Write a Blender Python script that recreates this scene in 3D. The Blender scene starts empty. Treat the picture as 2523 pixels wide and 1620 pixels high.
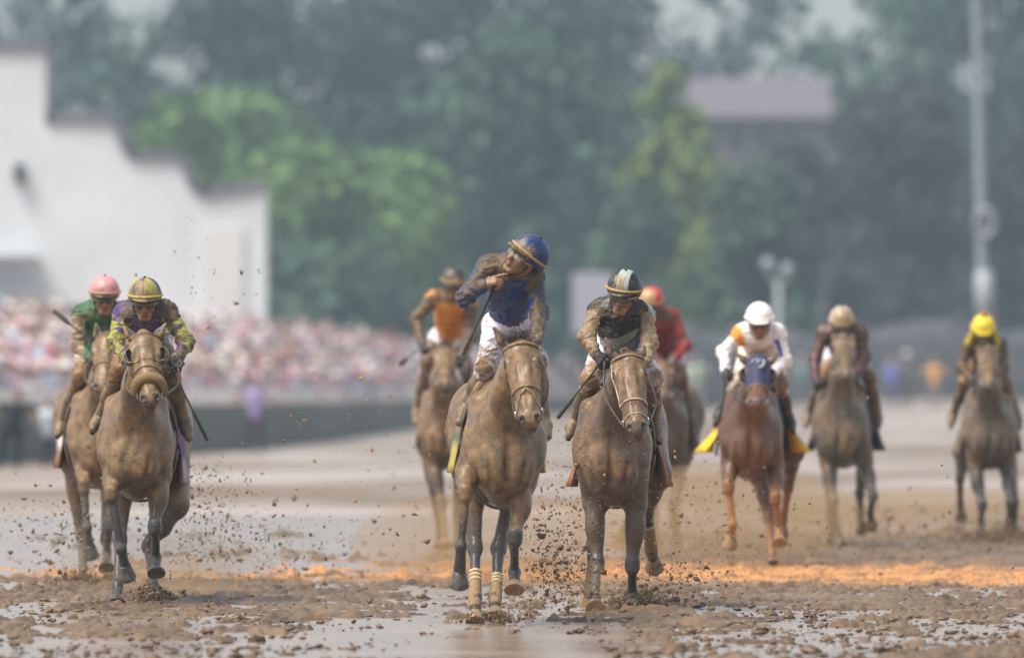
import bpy, math, random
import numpy as np
from mathutils import Vector, Matrix

# ------------------------------------------------------------------ camera, sky, sun, exposure
FPX = 28033.0            # 400 mm lens on 36 mm, in photograph pixels
CX0, HOR, CAMZ = 1261.5, 965.0, 1.42
sc = bpy.context.scene
COL = sc.collection
cd = bpy.data.cameras.new("camera")
cd.lens = 400.0; cd.sensor_width = 36.0; cd.shift_y = 155.0/2523.0
cd.clip_start = 1.0; cd.clip_end = 9000.0
cd.dof.use_dof = True; cd.dof.focus_distance = 73.0; cd.dof.aperture_fstop = 3.15
cam = bpy.data.objects.new("camera", cd); COL.objects.link(cam)
cam.location = (0, 0, CAMZ); cam.rotation_euler = (math.radians(90), 0, 0)
sc.camera = cam

SUN_EL, SUN_AZ = math.radians(60), math.radians(-122)
w = bpy.data.worlds.new("World"); sc.world = w; w.use_nodes = True
nt = w.node_tree; nt.nodes.clear()
sky = nt.nodes.new("ShaderNodeTexSky"); sky.sky_type = 'NISHITA'; sky.sun_disc = False
sky.sun_elevation = SUN_EL; sky.sun_rotation = SUN_AZ
sky.air_density = 1.0; sky.dust_density = 1.2; sky.ozone_density = 2.0
bg = nt.nodes.new("ShaderNodeBackground"); bg.inputs[1].default_value = 0.13
wo = nt.nodes.new("ShaderNodeOutputWorld")
hs = nt.nodes.new("ShaderNodeHueSaturation"); hs.inputs['Saturation'].default_value = 0.42
nt.links.new(sky.outputs[0], hs.inputs['Color'])
nt.links.new(hs.outputs[0], bg.inputs[0]); nt.links.new(bg.outputs[0], wo.inputs[0])
sd = bpy.data.lights.new("sun", 'SUN'); sd.energy = 3.6; sd.angle = math.radians(30); sd.color = (1.0, 0.91, 0.77)
sun = bpy.data.objects.new("sun", sd); COL.objects.link(sun)
# light comes from above, a little behind the camera's left
sdir = Vector((math.sin(SUN_AZ)*math.cos(SUN_EL), math.cos(SUN_AZ)*math.cos(SUN_EL), math.sin(SUN_EL)))
sun.rotation_euler = sdir.to_track_quat('Z', 'Y').to_euler()
vs = sc.view_settings
vs.view_transform = 'Standard'; vs.look = 'None'; vs.exposure = 0.66; vs.gamma = 1.0; vs.use_curve_mapping = False
cy = sc.cycles
cy.use_denoising = True
try: cy.denoiser = 'OPENIMAGEDENOISE'
except Exception: pass
cy.max_bounces = 5; cy.diffuse_bounces = 2; cy.glossy_bounces = 2; cy.transmission_bounces = 2
cy.volume_bounces = 1; cy.transparent_max_bounces = 6
cy.caustics_reflective = False; cy.caustics_refractive = False

# ------------------------------------------------------------------ helpers
def tag(o, label=None, cat=None, group=None, kind=None):
    if label: o['label'] = label
    if cat: o['category'] = cat
    if group: o['group'] = group
    if kind: o['kind'] = kind
    return o
def empty(name, loc):
    o = bpy.data.objects.new(name, None); COL.objects.link(o); o.location = loc
    o.empty_display_size = .2
    return o
def mk(name, V, F, mat=None, parent=None, cols=None, mud=None, smooth=True, loc=None):
    me = bpy.data.meshes.new(name)
    V = np.asarray(V, dtype=np.float32)
    if isinstance(F, np.ndarray):
        n, k = F.shape
        me.vertices.add(len(V)); me.vertices.foreach_set("co", V.ravel())
        me.loops.add(n*k); me.loops.foreach_set("vertex_index", F.astype(np.int32).ravel())
        me.polygons.add(n); me.polygons.foreach_set("loop_start", np.arange(0, n*k, k, dtype=np.int32))
        me.update(calc_edges=True)
    else:
        me.from_pydata([tuple(map(float, v)) for v in V], [], F)
    if smooth: me.polygons.foreach_set("use_smooth", np.ones(len(me.polygons), dtype=bool))
    if cols is not None:
        a = me.color_attributes.new("Col", 'FLOAT_COLOR', 'POINT')
        c = np.ones((len(V), 4), dtype=np.float32); c[:, :3] = cols
        a.data.foreach_set("color", c.ravel())
    if mud is not None:
        a = me.attributes.new("Mud", 'FLOAT', 'POINT')
        a.data.foreach_set("value", np.asarray(mud, dtype=np.float32))
    me.validate()
    if mat: me.materials.append(mat)
    o = bpy.data.objects.new(name, me); COL.objects.link(o)
    if parent is not None: o.parent = parent
    if loc is not None: o.location = loc
    return o
def A(*p): return np.array(p, dtype=float)
def nrm(v): v = np.asarray(v, float); return v/(np.linalg.norm(v)+1e-12)
def smooth01(x, a, b):
    t = np.clip((x-a)/(b-a), 0, 1); return t*t*(3-2*t)
def _hash(ix, iy, iz, seed):
    n = (ix*374761393 + iy*668265263 + iz*2147483647 + seed*1274126177) & 0xffffffff
    n = ((n ^ (n >> 13))*1274126177) & 0xffffffff
    n = n ^ (n >> 16)
    return (n & 0xffff)/65535.0
def vnoise(P, seed=0):
    P = np.asarray(P, float); I = np.floor(P).astype(np.int64); f = P-I; f = f*f*(3-2*f)
    r = 0
    for dx in (0, 1):
        wx = f[:, 0] if dx else 1-f[:, 0]
        for dy in (0, 1):
            wy = f[:, 1] if dy else 1-f[:, 1]
            for dz in (0, 1):
                wz = f[:, 2] if dz else 1-f[:, 2]
                r = r + wx*wy*wz*_hash(I[:, 0]+dx, I[:, 1]+dy, I[:, 2]+dz, seed)
    return r
def fbm(P, seed=0, oct=3, gain=.5):
    r = 0; a = 1; t = 0; P = np.asarray(P, float)
    for i in range(oct):
        r = r + a*vnoise(P, seed+i*17); t += a; a *= gain; P = P*2.03+3.7
    return r/t

# ------------------------------------------------------------------ implicit bodies: primitives blended into ONE surface
def cone(a, b, ra, rb, k=.03, n=None, f=1.0, c=None, sub=False):
    return dict(t='c', a=A(*a), b=A(*b), ra=ra, rb=rb, k=k, n=None if n is None else nrm(n), f=f, c=c, sub=sub)
def ell(p, r, k=.03, R=None, c=None, sub=False):
    r = A(*r) if np.ndim(r) else A(r, r, r)
    return dict(t='e', a=A(*p), r=r, k=k, R=np.eye(3) if R is None else np.asarray(R, float), c=c, sub=sub)
def prim_d(q, P):
    if q['t'] == 'c':
        ab = q['b']-q['a']; L = ab@ab+1e-12; pa = P-q['a']
        if q['n'] is not None:
            s = (pa@q['n'])*(q['f']-1); pa = pa+s[..., None]*q['n']
        t = np.clip((pa@ab)/L, 0, 1)
        return np.linalg.norm(pa-t[..., None]*ab, axis=-1)-(q['ra']+(q['rb']-q['ra'])*t)
    pl = (P-q['a'])@q['R'].T; r = q['r']
    k0 = np.linalg.norm(pl/r, axis=-1); k1 = np.linalg.norm(pl/(r*r), axis=-1)+1e-9
    return k0*(k0-1)/k1
def prim_box(q):
    if q['t'] == 'c':
        m = max(q['ra'], q['rb'])*max(1.0, 1.0/min(q['f'], 1.0) if q['f'] > 0 else 1)
        lo = np.minimum(q['a'], q['b'])-m; hi = np.maximum(q['a'], q['b'])+m
    else:
        m = np.sqrt(((q['R'].T*q['r'])**2).sum(1)); lo = q['a']-m; hi = q['a']+m
    return lo, hi
def surf(prims, h):
    los, his = zip(*[prim_box(q) for q in prims if not q['sub']])
    lo = np.min(los, 0)-3*h-.01; hi = np.max(his, 0)+3*h+.01
    n = np.ceil((hi-lo)/h).astype(int)+1
    V = np.full(n, 1.0, dtype=np.float32)
    ax = [lo[i]+h*np.arange(n[i]) for i in range(3)]
    for q in prims:
        a, b = prim_box(q); m = q['k']+2.5*h
        i0 = np.clip(np.floor((a-m-lo)/h).astype(int), 0, n-1); i1 = np.clip(np.ceil((b+m-lo)/h).astype(int)+1, 1, n)
        if np.any(i1 <= i0): continue
        P = np.stack(np.meshgrid(*[ax[i][i0[i]:i1[i]] for i in range(3)], indexing='ij'), -1)
        d = prim_d(q, P); s = tuple(slice(i0[i], i1[i]) for i in range(3)); o = V[s]; k = q['k']
        if q['sub']:
            d = -d; hh = np.maximum(k-np.abs(o-d), 0)/k; V[s] = np.maximum(o, d)+hh*hh*k/4
        else:
            hh = np.maximum(k-np.abs(o-d), 0)/k; V[s] = np.minimum(o, d)-hh*hh*k/4
    S = V < 0
    cnt = np.zeros(np.array(S.shape)-1, dtype=np.int8)
    cs = [(i, j, k) for i in (0, 1) for j in (0, 1) for k in (0, 1)]
    for (i, j, k) in cs:
        cnt += S[i:S.shape[0]-1+i, j:S.shape[1]-1+j, k:S.shape[2]-1+k]
    act = (cnt > 0) & (cnt < 8); idx = np.argwhere(act)
    gid = np.full(cnt.shape, -1, dtype=np.int32); gid[act] = np.arange(len(idx))
    val = {c: V[idx[:, 0]+c[0], idx[:, 1]+c[1], idx[:, 2]+c[2]] for c in cs}
    acc = np.zeros((len(idx), 3)); num = np.zeros(len(idx))
    for c0 in cs:
        for axn in range(3):
            if c0[axn]: continue
            c1 = list(c0); c1[axn] = 1; c1 = tuple(c1)
            va, vb = val[c0], val[c1]; cr = (va < 0) != (vb < 0)
            t = np.where(cr, va/np.where(cr, va-vb, 1), 0)
            p = np.tile(np.array(c0, float), (len(idx), 1)); p[:, axn] += t
            acc[cr] += p[cr]; num[cr] += 1
    Vt = lo+h*(idx+acc/num[:, None])
    quads = []
    for axn in range(3):
        sl0 = [slice(1, -1)]*3; sl1 = [slice(1, -1)]*3
        s0 = S; e = np.diff(S.astype(np.int8), axis=axn)
        ij = np.argwhere(e != 0); u, v = (axn+1) % 3, (axn+2) % 3
        ok = (ij[:, u] > 0) & (ij[:, v] > 0) & (ij[:, u] < n[u]-1) & (ij[:, v] < n[v]-1); ij = ij[ok]
        sg = e[ij[:, 0], ij[:, 1], ij[:, 2]]
        def cell(du, dv):
            c = ij.copy(); c[:, u] += du; c[:, v] += dv
            return gid[c[:, 0], c[:, 1], c[:, 2]]
        q = np.stack([cell(-1, -1), cell(0, -1), cell(0, 0), cell(-1, 0)], 1)
        fl = sg > 0            # outside first -> flip
        q[fl] = q[fl][:, ::-1]
        quads.append(q)
    F = np.concatenate(quads); F = F[(F >= 0).all(1)]
    return Vt, F
def sdf_at(prims, P):
    r = np.full(len(P), 1.0)
    for q in prims:
        d = prim_d(q, P); k = q['k']
        if q['sub']: d = -d; hh = np.maximum(k-np.abs(r-d), 0)/k; r = np.maximum(r, d)+hh*hh*k/4
        else: hh = np.maximum(k-np.abs(r-d), 0)/k; r = np.minimum(r, d)-hh*hh*k/4
    return r
def snap(prims, P, off, it=4):
    """lay points on a body's surface, off metres proud of it"""
    P = np.array(P, float)
    for _ in range(it):
        d = sdf_at(prims, P); e = 1e-3
        g = np.stack([sdf_at(prims, P+np.eye(3)[i]*e)-sdf_at(prims, P-np.eye(3)[i]*e) for i in range(3)], 1)/(2*e)
        P = P-g/(np.linalg.norm(g, axis=1, keepdims=True)+1e-9)*(d-off)[:, None]
    return P
def vnormals(V, F):
    n = np.cross(V[F[:, 2]]-V[F[:, 0]], V[F[:, 3]]-V[F[:, 1]]); N = np.zeros_like(V)
    for a in range(3):
        for c in range(F.shape[1]): N[:, a] += np.bincount(F[:, c], n[:, a], len(V))
    return N/(np.linalg.norm(N, axis=1, keepdims=True)+1e-12)
def blend_cols(prims, P, base, tau=.02):
    W = np.full(len(P), 1e-6); C = np.tile(np.array(base, float), (len(P), 1))*1e-6
    for q in prims:
        if q['sub'] and q['c'] is None: continue
        d = np.abs(prim_d(q, P)) if q['sub'] else np.maximum(prim_d(q, P), 0)
        ww = np.exp(-d/tau); ww = np.where(d > tau*6, 0, ww)
        c = base if q['c'] is None else q['c']
        W += ww; C += ww[:, None]*np.array(c)
    return C/W[:, None]
def basis(f, up):
    """rows = local axes (right, forward, up) in world"""
    f = nrm(f); r = nrm(np.cross(f, up)); u = np.cross(r, f)
    return np.array([r, f, u])
def tube(pts, r, seg=8, closed=False, sub=4, flat=None):
    """a swept tube through points (Catmull-Rom); r number or list"""
    P = [A(*p) for p in pts]; n = len(P); rr = r if np.ndim(r) else [r]*n
    Q = []; R = []
    rng = range(n) if closed else range(n-1)
    for i in rng:
        g = (lambda k: P[k % n]) if closed else (lambda k: P[min(max(k, 0), n-1)])
        p0, p1, p2, p3 = g(i-1), g(i), g(i+1), g(i+2)
        for s in range(sub):
            t = s/sub
            Q.append(.5*((2*p1)+(-p0+p2)*t+(2*p0-5*p1+4*p2-p3)*t*t+(-p0+3*p1-3*p2+p3)*t**3))
            R.append(rr[i]*(1-t)+rr[(i+1) % n]*t)
    if not closed: Q.append(P[-1]); R.append(rr[-1])
    Q = np.array(Q); m = len(Q); V = []; F = []
    up = A(0, 0, 1.)
    for i in range(m):
        d = Q[(i+1) % m]-Q[i-1] if closed else Q[min(i+1, m-1)]-Q[max(i-1, 0)]
        d = nrm(d); a = np.cross(d, up)
        if np.linalg.norm(a) < .1: a = np.cross(d, A(0, 1., 0))
        a = nrm(a); b = np.cross(a, d)
        if flat is not None:
            b = nrm(flat-(flat@d)*d); a = np.cross(d, b)
        for j in range(seg):
            t = 2*math.pi*j/seg
            V.append(Q[i]+R[i]*(math.cos(t)*a*(1 if flat is None else 1.0)+math.sin(t)*b*(1 if flat is None else .35)))
    for i in range(m if closed else m-1):
        for j in range(seg):
            k = (i+1) % m
            F.append((i*seg+j, i*seg+(j+1) % seg, k*seg+(j+1) % seg, k*seg+j))
    if not closed:
        F.append(tuple(range(seg))[::-1]); F.append(tuple((m-1)*seg+j for j in range(seg)))
    return V, F
class MB:
    def __init__(s): s.V = []; s.F = []; s.C = []
    def add(s, V, F, c=None):
        o = len(s.V); s.V += [tuple(map(float, v)) for v in V]; s.F += [tuple(int(i)+o for i in f) for f in F]
        if c is not None: s.C += [c]*len(V)
        return s
    def box(s, lo, hi, c=None):
        x0, y0, z0 = lo; x1, y1, z1 = hi
        return s.add([(x0, y0, z0), (x1, y0, z0), (x1, y1, z0), (x0, y1, z0), (x0, y0, z1), (x1, y0, z1), (x1, y1, z1), (x0, y1, z1)],
                     [(0, 3, 2, 1), (4, 5, 6, 7), (0, 1, 5, 4), (1, 2, 6, 5), (2, 3, 7, 6), (3, 0, 4, 7)], c)
    def build(s, name, mat, parent=None, smooth=True, loc=None):
        return mk(name, s.V, s.F, mat, parent, cols=np.array(s.C) if s.C else None, smooth=smooth, loc=loc)

# ------------------------------------------------------------------ materials
def new_mat(name):
    m = bpy.data.materials.new(name); m.use_nodes = True
    t = m.node_tree; b = t.nodes["Principled BSDF"]
    return m, t, b
def N(t, typ, **kw):
    n = t.nodes.new(typ)
    for k, v in kw.items(): setattr(n, k, v)
    return n
def L(t, a, b): t.links.new(a, b)
def mixc(t, fac, a, b):
    m = N(t, "ShaderNodeMix", data_type='RGBA')
    for s, v in ((m.inputs[0], fac), (m.inputs[6], a), (m.inputs[7], b)):
        if hasattr(v, 'is_linked') or hasattr(v, 'node'): L(t, v, s)
        elif isinstance(v, (int, float)): s.default_value = v
        else: s.default_value = (*v, 1)
    return m.outputs[2]
def math_(t, op, a, b=None, c=None, clamp=False):
    m = N(t, "ShaderNodeMath", operation=op); m.use_clamp = clamp
    for i, v in enumerate((a, b, c)):
        if v is None: continue
        if isinstance(v, (int, float)): m.inputs[i].default_value = v
        else: L(t, v, m.inputs[i])
    return m.outputs[0]
def noise(t, vec, scale, detail=3, rough=.6):
    n = N(t, "ShaderNodeTexNoise"); n.inputs['Scale'].default_value = scale
    n.inputs['Detail'].default_value = detail; n.inputs['Roughness'].default_value = rough
    if vec is not None: L(t, vec, n.inputs['Vector'])
    return n.outputs['Fac']
def ramp(t, fac, a, b):
    r = N(t, "ShaderNodeMapRange"); r.interpolation_type = 'SMOOTHSTEP'
    L(t, fac, r.inputs[0]); r.inputs[1].default_value = a; r.inputs[2].default_value = b
    return r.outputs[0]
MUDC = (0.205, 0.112, 0.034)
def mat_muddy(name, rough=.6, mudcol=MUDC, bump=.35, scale=60, gloss_mud=.42, bd=.006, streak=1.0, big=1.0, fineamp=1.6, lo=.32, hi=.70, spec=.5, coatw=0):
    m, t, b = new_mat(name)
    tc = N(t, "ShaderNodeTexCoord"); v = tc.outputs['Object']
    at = N(t, "ShaderNodeAttribute", attribute_name="Col"); mu = N(t, "ShaderNodeAttribute", attribute_name="Mud")
    mp = N(t, "ShaderNodeMapping"); mp.inputs['Scale'].default_value = (1, 1, streak); L(t, v, mp.inputs[0])
    n1 = noise(t, mp.outputs[0], scale, 4, .7); n2 = noise(t, v, scale*.22, 3, .6)
    f = math_(t, 'ADD', mu.outputs['Fac'], math_(t, 'MULTIPLY', math_(t, 'SUBTRACT', n1, .5), fineamp))
    f = math_(t, 'ADD', f, math_(t, 'MULTIPLY', math_(t, 'SUBTRACT', n2, .5), big))
    n3 = noise(t, v, scale*4.5, 2, .7); f = math_(t, 'ADD', f, math_(t, 'MULTIPLY', math_(t, 'SUBTRACT', n3, .5), fineamp*.6))
    f = ramp(t, f, lo, hi)
    dk = tuple(c*.34 for c in mudcol); lt = tuple(min(1, c*1.45) for c in mudcol)
    mc = mixc(t, ramp(t, math_(t, 'ADD', math_(t, 'MULTIPLY', n2, .5), math_(t, 'MULTIPLY', n3, .5)), .35, .65), dk, lt)
    cc = mixc(t, f, at.outputs['Color'], mc)
    L(t, cc, b.inputs['Base Color'])
    b.inputs['Specular IOR Level'].default_value = spec; b.inputs['Coat Weight'].default_value = coatw; b.inputs['Coat Roughness'].default_value = .28
    r = N(t, "ShaderNodeMapRange"); L(t, f, r.inputs[0]); r.inputs[3].default_value = rough; r.inputs[4].default_value = gloss_mud
    rr = math_(t, 'ADD', r.outputs[0], math_(t, 'MULTIPLY', math_(t, 'SUBTRACT', n2, .5), .35)); L(t, rr, b.inputs['Roughness'])
    bp = N(t, "ShaderNodeBump"); bp.inputs['Strength'].default_value = bump; bp.inputs['Distance'].default_value = bd
    hgt = math_(t, 'ADD', math_(t, 'ADD', math_(t, 'MULTIPLY', n1, 1.0), math_(t, 'MULTIPLY', n3, .45)), math_(t, 'MULTIPLY', f, .5)); L(t, hgt, bp.inputs['Height'])
    L(t, bp.outputs[0], b.inputs['Normal'])
    return m
def mat_plain(name, col, rough=.5, metal=0, nz=0, bump=0, scale=40, col2=None):
    m, t, b = new_mat(name)
    b.inputs['Roughness'].default_value = rough; b.inputs['Metallic'].default_value = metal
    tc = N(t, "ShaderNodeTexCoord"); n = noise(t, tc.outputs['Object'], scale, 3, .6)
    c2 = col2 or tuple(c*(1-nz) for c in col)
    L(t, mixc(t, ramp(t, n, .35, .65), col, c2), b.inputs['Base Color'])
    if bump:
        bp = N(t, "ShaderNodeBump"); bp.inputs['Strength'].default_value = bump; bp.inputs['Distance'].default_value = .01
        L(t, n, bp.inputs['Height']); L(t, bp.outputs[0], b.inputs['Normal'])
    return m
def mat_vcol(name, rough=.7, nz=.3, scale=8):
    m, t, b = new_mat(name); b.inputs['Roughness'].default_value = rough
    at = N(t, "ShaderNodeAttribute", attribute_name="Col"); tc = N(t, "ShaderNodeTexCoord")
    n = noise(t, tc.outputs['Object'], scale, 3, .6)
    hsv = N(t, "ShaderNodeHueSaturation"); L(t, at.outputs['Color'], hsv.inputs['Color'])
    L(t, math_(t, 'ADD', math_(t, 'MULTIPLY', n, 2*nz), 1-nz), hsv.inputs['Value']); L(t, hsv.outputs[0], b.inputs['Base Color'])
    return m

# ------------------------------------------------------------------ ground, water, haze
def W(px, py, s): return A((px-CX0)/s, FPX/s, CAMZ+(HOR-py)/s)
def mat_ground(far=False):
    m, t, b = new_mat("far_wet_track_surface" if far else "churned_mud")
    g = N(t, "ShaderNodeNewGeometry"); pos = g.outputs['Position']
    mp = N(t, "ShaderNodeMapping"); L(t, pos, mp.inputs[0]); mp.inputs['Scale'].default_value = (1, .35 if far else 1, 1)
    n1 = noise(t, mp.outputs[0], 9 if not far else .55, 4, .65); n2 = noise(t, mp.outputs[0], 42 if not far else 3.0, 3, .6); n3 = noise(t, mp.outputs[0], 1.1 if not far else .12, 3, .55)
    c = mixc(t, ramp(t, n1, .3, .7), (.046, .025, .010), (.155, .092, .040))
    c = mixc(t, ramp(t, n3, .35, .7), c, (.19, .125, .072))
    sep = N(t, "ShaderNodeSeparateXYZ"); L(t, pos, sep.inputs[0])
    # strip of orange sand raked across the track
    line = math_(t, 'ADD', sep.outputs[1], math_(t, 'MULTIPLY', sep.outputs[0], .55))
    wob = math_(t, 'ADD', line, math_(t, 'MULTIPLY', math_(t, 'SUBTRACT', n1, .5), 3.0))
    on = math_(t, 'MULTIPLY', ramp(t, wob, 83.0, 87.0), math_(t, 'SUBTRACT', 1.0, ramp(t, wob, 89.0, 98)))
    on = math_(t, 'MULTIPLY', math_(t, 'MULTIPLY', on, ramp(t, n2, .25, .6)), ramp(t, n3, .30, .58))
    c = mixc(t, math_(t, 'MULTIPLY', on, .95), c, (.72, .31, .075))
    L(t, c, b.inputs['Base Color'])
    if far:
        wet = ramp(t, n3, .38, .60); r = N(t, "ShaderNodeMapRange"); L(t, wet, r.inputs[0]); r.inputs[3].default_value = .22; r.inputs[4].default_value = .5; L(t, r.outputs[0], b.inputs['Roughness'])
        L(t, mixc(t, wet, (.42, .31, .23), c), b.inputs['Base Color'])  # wet patches paler: sky reflection painted into the base colour
    else:
        L(t, math_(t, 'ADD', math_(t, 'MULTIPLY', n2, .5), .22), b.inputs['Roughness'])
    bp = N(t, "ShaderNodeBump"); bp.inputs['Strength'].default_value = .8; bp.inputs['Distance'].default_value = .012 if not far else .10
    L(t, math_(t, 'ADD', n1, math_(t, 'MULTIPLY', n2, .6)), bp.inputs['Height']); L(t, bp.outputs[0], b.inputs['Normal'])
    return m
def mat_water():
    m, t, b = new_mat("muddy_water_film"); g = N(t, "ShaderNodeNewGeometry")
    mp = N(t, "ShaderNodeMapping"); mp.inputs['Scale'].default_value = (1, .8, 1); L(t, g.outputs['Position'], mp.inputs[0])
    n1 = noise(t, mp.outputs[0], 7, 3, .5); n2 = noise(t, mp.outputs[0], 1.0, 2, .5)
    L(t, mixc(t, ramp(t, n2, .3, .7), (.18, .12, .08), (.26, .185, .135)), b.inputs['Base Color'])
    L(t, math_(t, 'ADD', math_(t, 'MULTIPLY', n2, .22), .12), b.inputs['Roughness'])
    b.inputs['IOR'].default_value = 1.45; b.inputs['Specular IOR Level'].default_value = .8
    bp = N(t, "ShaderNodeBump"); bp.inputs['Strength'].default_value = .5; bp.inputs['Distance'].default_value = .02
    L(t, n1, bp.inputs['Height']); L(t, bp.outputs[0], b.inputs['Normal'])
    return m
M_MUD = mat_ground(); M_FAR = mat_ground(True); M_WATER = mat_water()

def near_ground():
    xs = np.arange(-7.5, 8.5, .017); ys = [58.0]
    while ys[-1] < 132: ys.append(ys[-1]+.035*(ys[-1]/58)**1.6)
    ys = np.array(ys); X, Y = np.meshgrid(xs, ys, indexing='ij'); P = np.stack([X.ravel(), Y.ravel(), np.zeros(X.size)], 1)
    x, y = P[:, 0], P[:, 1]; px = CX0+x*FPX/y
    big = fbm(P*A(.45, .16, 1), 3, 3); med = fbm(P*A(2.2, 1.1, 1), 5, 3)
    cl = fbm(P*A(8, 3.2, 1), 7, 4, .6); fine = fbm(P*A(38, 16, 1), 9, 3, .75)
    # where hooves have torn the track up (more mud) and where the water film lies open
    M = np.zeros(len(x))+.36
    right = smooth01(px, 1380, 1640); left = 1-smooth01(px, 560, 1080)
    M += .17*right*(1-smooth01(y, 90, 118)); M += .11*left*smooth01(y, 62, 65)*(1-smooth01(y, 79, 84))
    M += .10*smooth01(y, 70, 76)*(1-smooth01(y, 84, 92)); mid = (1-right)*(1-left)
    M -= .27*mid*(1-smooth01(y, 66.5, 72)); M -= .10*(1-right)*smooth01(y, 93, 104)
    M += .06*np.exp(-((y-88)/3.0)**2); M += (big-.5)*.5+(med-.5)*.45
    k = smooth01(cl+(M-.5)*1.7, .47, .66)
    hgt = -.018+k*(.020+.05*np.clip(cl-.45, 0, 1))+(fine-.5)*.052*k+(med-.5)*.008+k*np.maximum(fbm(P*A(6, 2.5, 1), 21, 3, .6)-.55, 0)*.15+k*np.maximum(fbm(P*A(15, 7, 1), 31, 2)-.6, 0)*.07
    e = np.minimum.reduce([smooth01(x, -7.4, -6.6), 1-smooth01(x, 7.6, 8.4), smooth01(y, 58, 58.6), 1-smooth01(y, 124, 131)])
    P[:, 2] = hgt*e-.05*(1-e)
    nx, ny = len(xs), len(ys); I = np.arange(nx*ny).reshape(nx, ny)
    F = np.stack([I[:-1, :-1].ravel(), I[1:, :-1].ravel(), I[1:, 1:].ravel(), I[:-1, 1:].ravel()], 1)
    tag(mk("track_mud", P, F, M_MUD), kind='structure')
near_ground()
def far_z(x, y):
    return 1.15*smooth01(y, 230, 470)*smooth01(x, -2, 12)
def sheet(name, x0, x1, y0, y1, nx, ny, z, mat, fz=None):
    xs = np.linspace(x0, x1, nx); ys = y0+(y1-y0)*np.linspace(0, 1, ny)**1.6; X, Y = np.meshgrid(xs, ys, indexing='ij')
    Z = np.full(X.shape, z)+(fz(X, Y) if fz else 0); P = np.stack([X.ravel(), Y.ravel(), Z.ravel()], 1); I = np.arange(nx*ny).reshape(nx, ny)
    F = np.stack([I[:-1, :-1].ravel(), I[1:, :-1].ravel(), I[1:, 1:].ravel(), I[:-1, 1:].ravel()], 1)
    return tag(mk(name, P, F, mat), kind='structure')
sheet("ground", -700, 700, -20, 2400, 140, 160, -.03, M_FAR, far_z)
sheet("puddle_water", -16, 17, 50, 131, 4, 4, 0, M_WATER)

def ground_clods():
    rng = np.random.default_rng(41); n = 9000; y = 59+(rng.random(n)**1.5)*52; px = rng.uniform(-60, 2600, n); x = (px-CX0)/FPX*y
    P = np.stack([x, y, x*0], 1); M = .20+.62*smooth01(px, 1380, 1640)*(1-smooth01(y, 90, 112))+.42*(1-smooth01(px, 620, 1080))*(1-smooth01(y, 80, 86))+.2*smooth01(y, 72, 76)*(1-smooth01(y, 84, 92))
    keep = (fbm(P*A(1.6, .7, 1), 5, 3)*.6+fbm(P*A(8, 3.2, 1), 7, 4, .6)*.6+M*.55) > .84; P = P[keep]; n = len(P)
    r = np.clip(np.exp(rng.normal(size=n)*.65)*.0068, .0025, .030); P[:, 2] = .004+rng.random(n)*.014
    t = (1+5**.5)/2; v = np.array([(-1, t, 0), (1, t, 0), (-1, -t, 0), (1, -t, 0), (0, -1, t), (0, 1, t), (0, -1, -t), (0, 1, -t), (t, 0, -1), (t, 0, 1), (-t, 0, -1), (-t, 0, 1)])/math.sqrt(1+t*t)
    f = np.array([(0, 11, 5), (0, 5, 1), (0, 1, 7), (0, 7, 10), (0, 10, 11), (1, 5, 9), (5, 11, 4), (11, 10, 2), (10, 7, 6), (7, 1, 8), (3, 9, 4), (3, 4, 2), (3, 2, 6), (3, 6, 8), (3, 8, 9), (4, 9, 5), (2, 4, 11), (6, 2, 10), (8, 6, 7), (9, 8, 1)])
    V = v[None]*(1+rng.normal(size=(n, 12, 1))*.42)*r[:, None, None]*(A(1.5, 1.3, .65)*(1+rng.normal(size=(n, 1, 3))*.2))+P[:, None]
    tag(mk("mud_clods", V.reshape(-1, 3), (f[None]+(np.arange(n)*12)[:, None, None]).reshape(-1, 3), M_MUD, smooth=False), "torn clods of wet mud littering the track", "mud", kind='stuff')
ground_clods()

# ------------------------------------------------------------------ trees
M_BARK = mat_plain("bark", (.07, .055, .045), .9, nz=.5, scale=3)
def leafmat(name, c1, c2):
    m, t, b = new_mat(name); g = N(t, "ShaderNodeNewGeometry"); n = noise(t, g.outputs['Position'], .35, 3, .6)
    r = g.outputs['Random Per Island'] if 'Random Per Island' in g.outputs else n
    c = mixc(t, ramp(t, math_(t, 'ADD', math_(t, 'MULTIPLY', n, .6), math_(t, 'MULTIPLY', r, .4)), .3, .7), c1, c2)
    L(t, c, b.inputs['Base Color']); b.inputs['Roughness'].default_value = .7
    b.inputs['Specular IOR Level'].default_value = .2
    return m
LM = dict(bright=leafmat("bright_green_leaves", (0.111, 0.189, 0.065), (0.202, 0.305, 0.109)), mid=leafmat("mid_green_leaves", (0.058, 0.098, 0.072), (0.094, 0.150, 0.102)),
          dark=leafmat("dark_blue_green_leaves", (0.034, 0.055, 0.067), (0.060, 0.088, 0.096)), purple=leafmat("dark_purple_grey_leaves", (0.039, 0.034, 0.049), (0.072, 0.062, 0.084)),
          yellow=leafmat("yellow_green_leaves", (0.130, 0.189, 0.058), (0.215, 0.280, 0.094)), pale=leafmat("pale_grey_green_leaves", (0.104, 0.143, 0.145), (0.169, 0.221, 0.217)))  # leaf colours lightened and blued, so part of the distance haze is painted in
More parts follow.
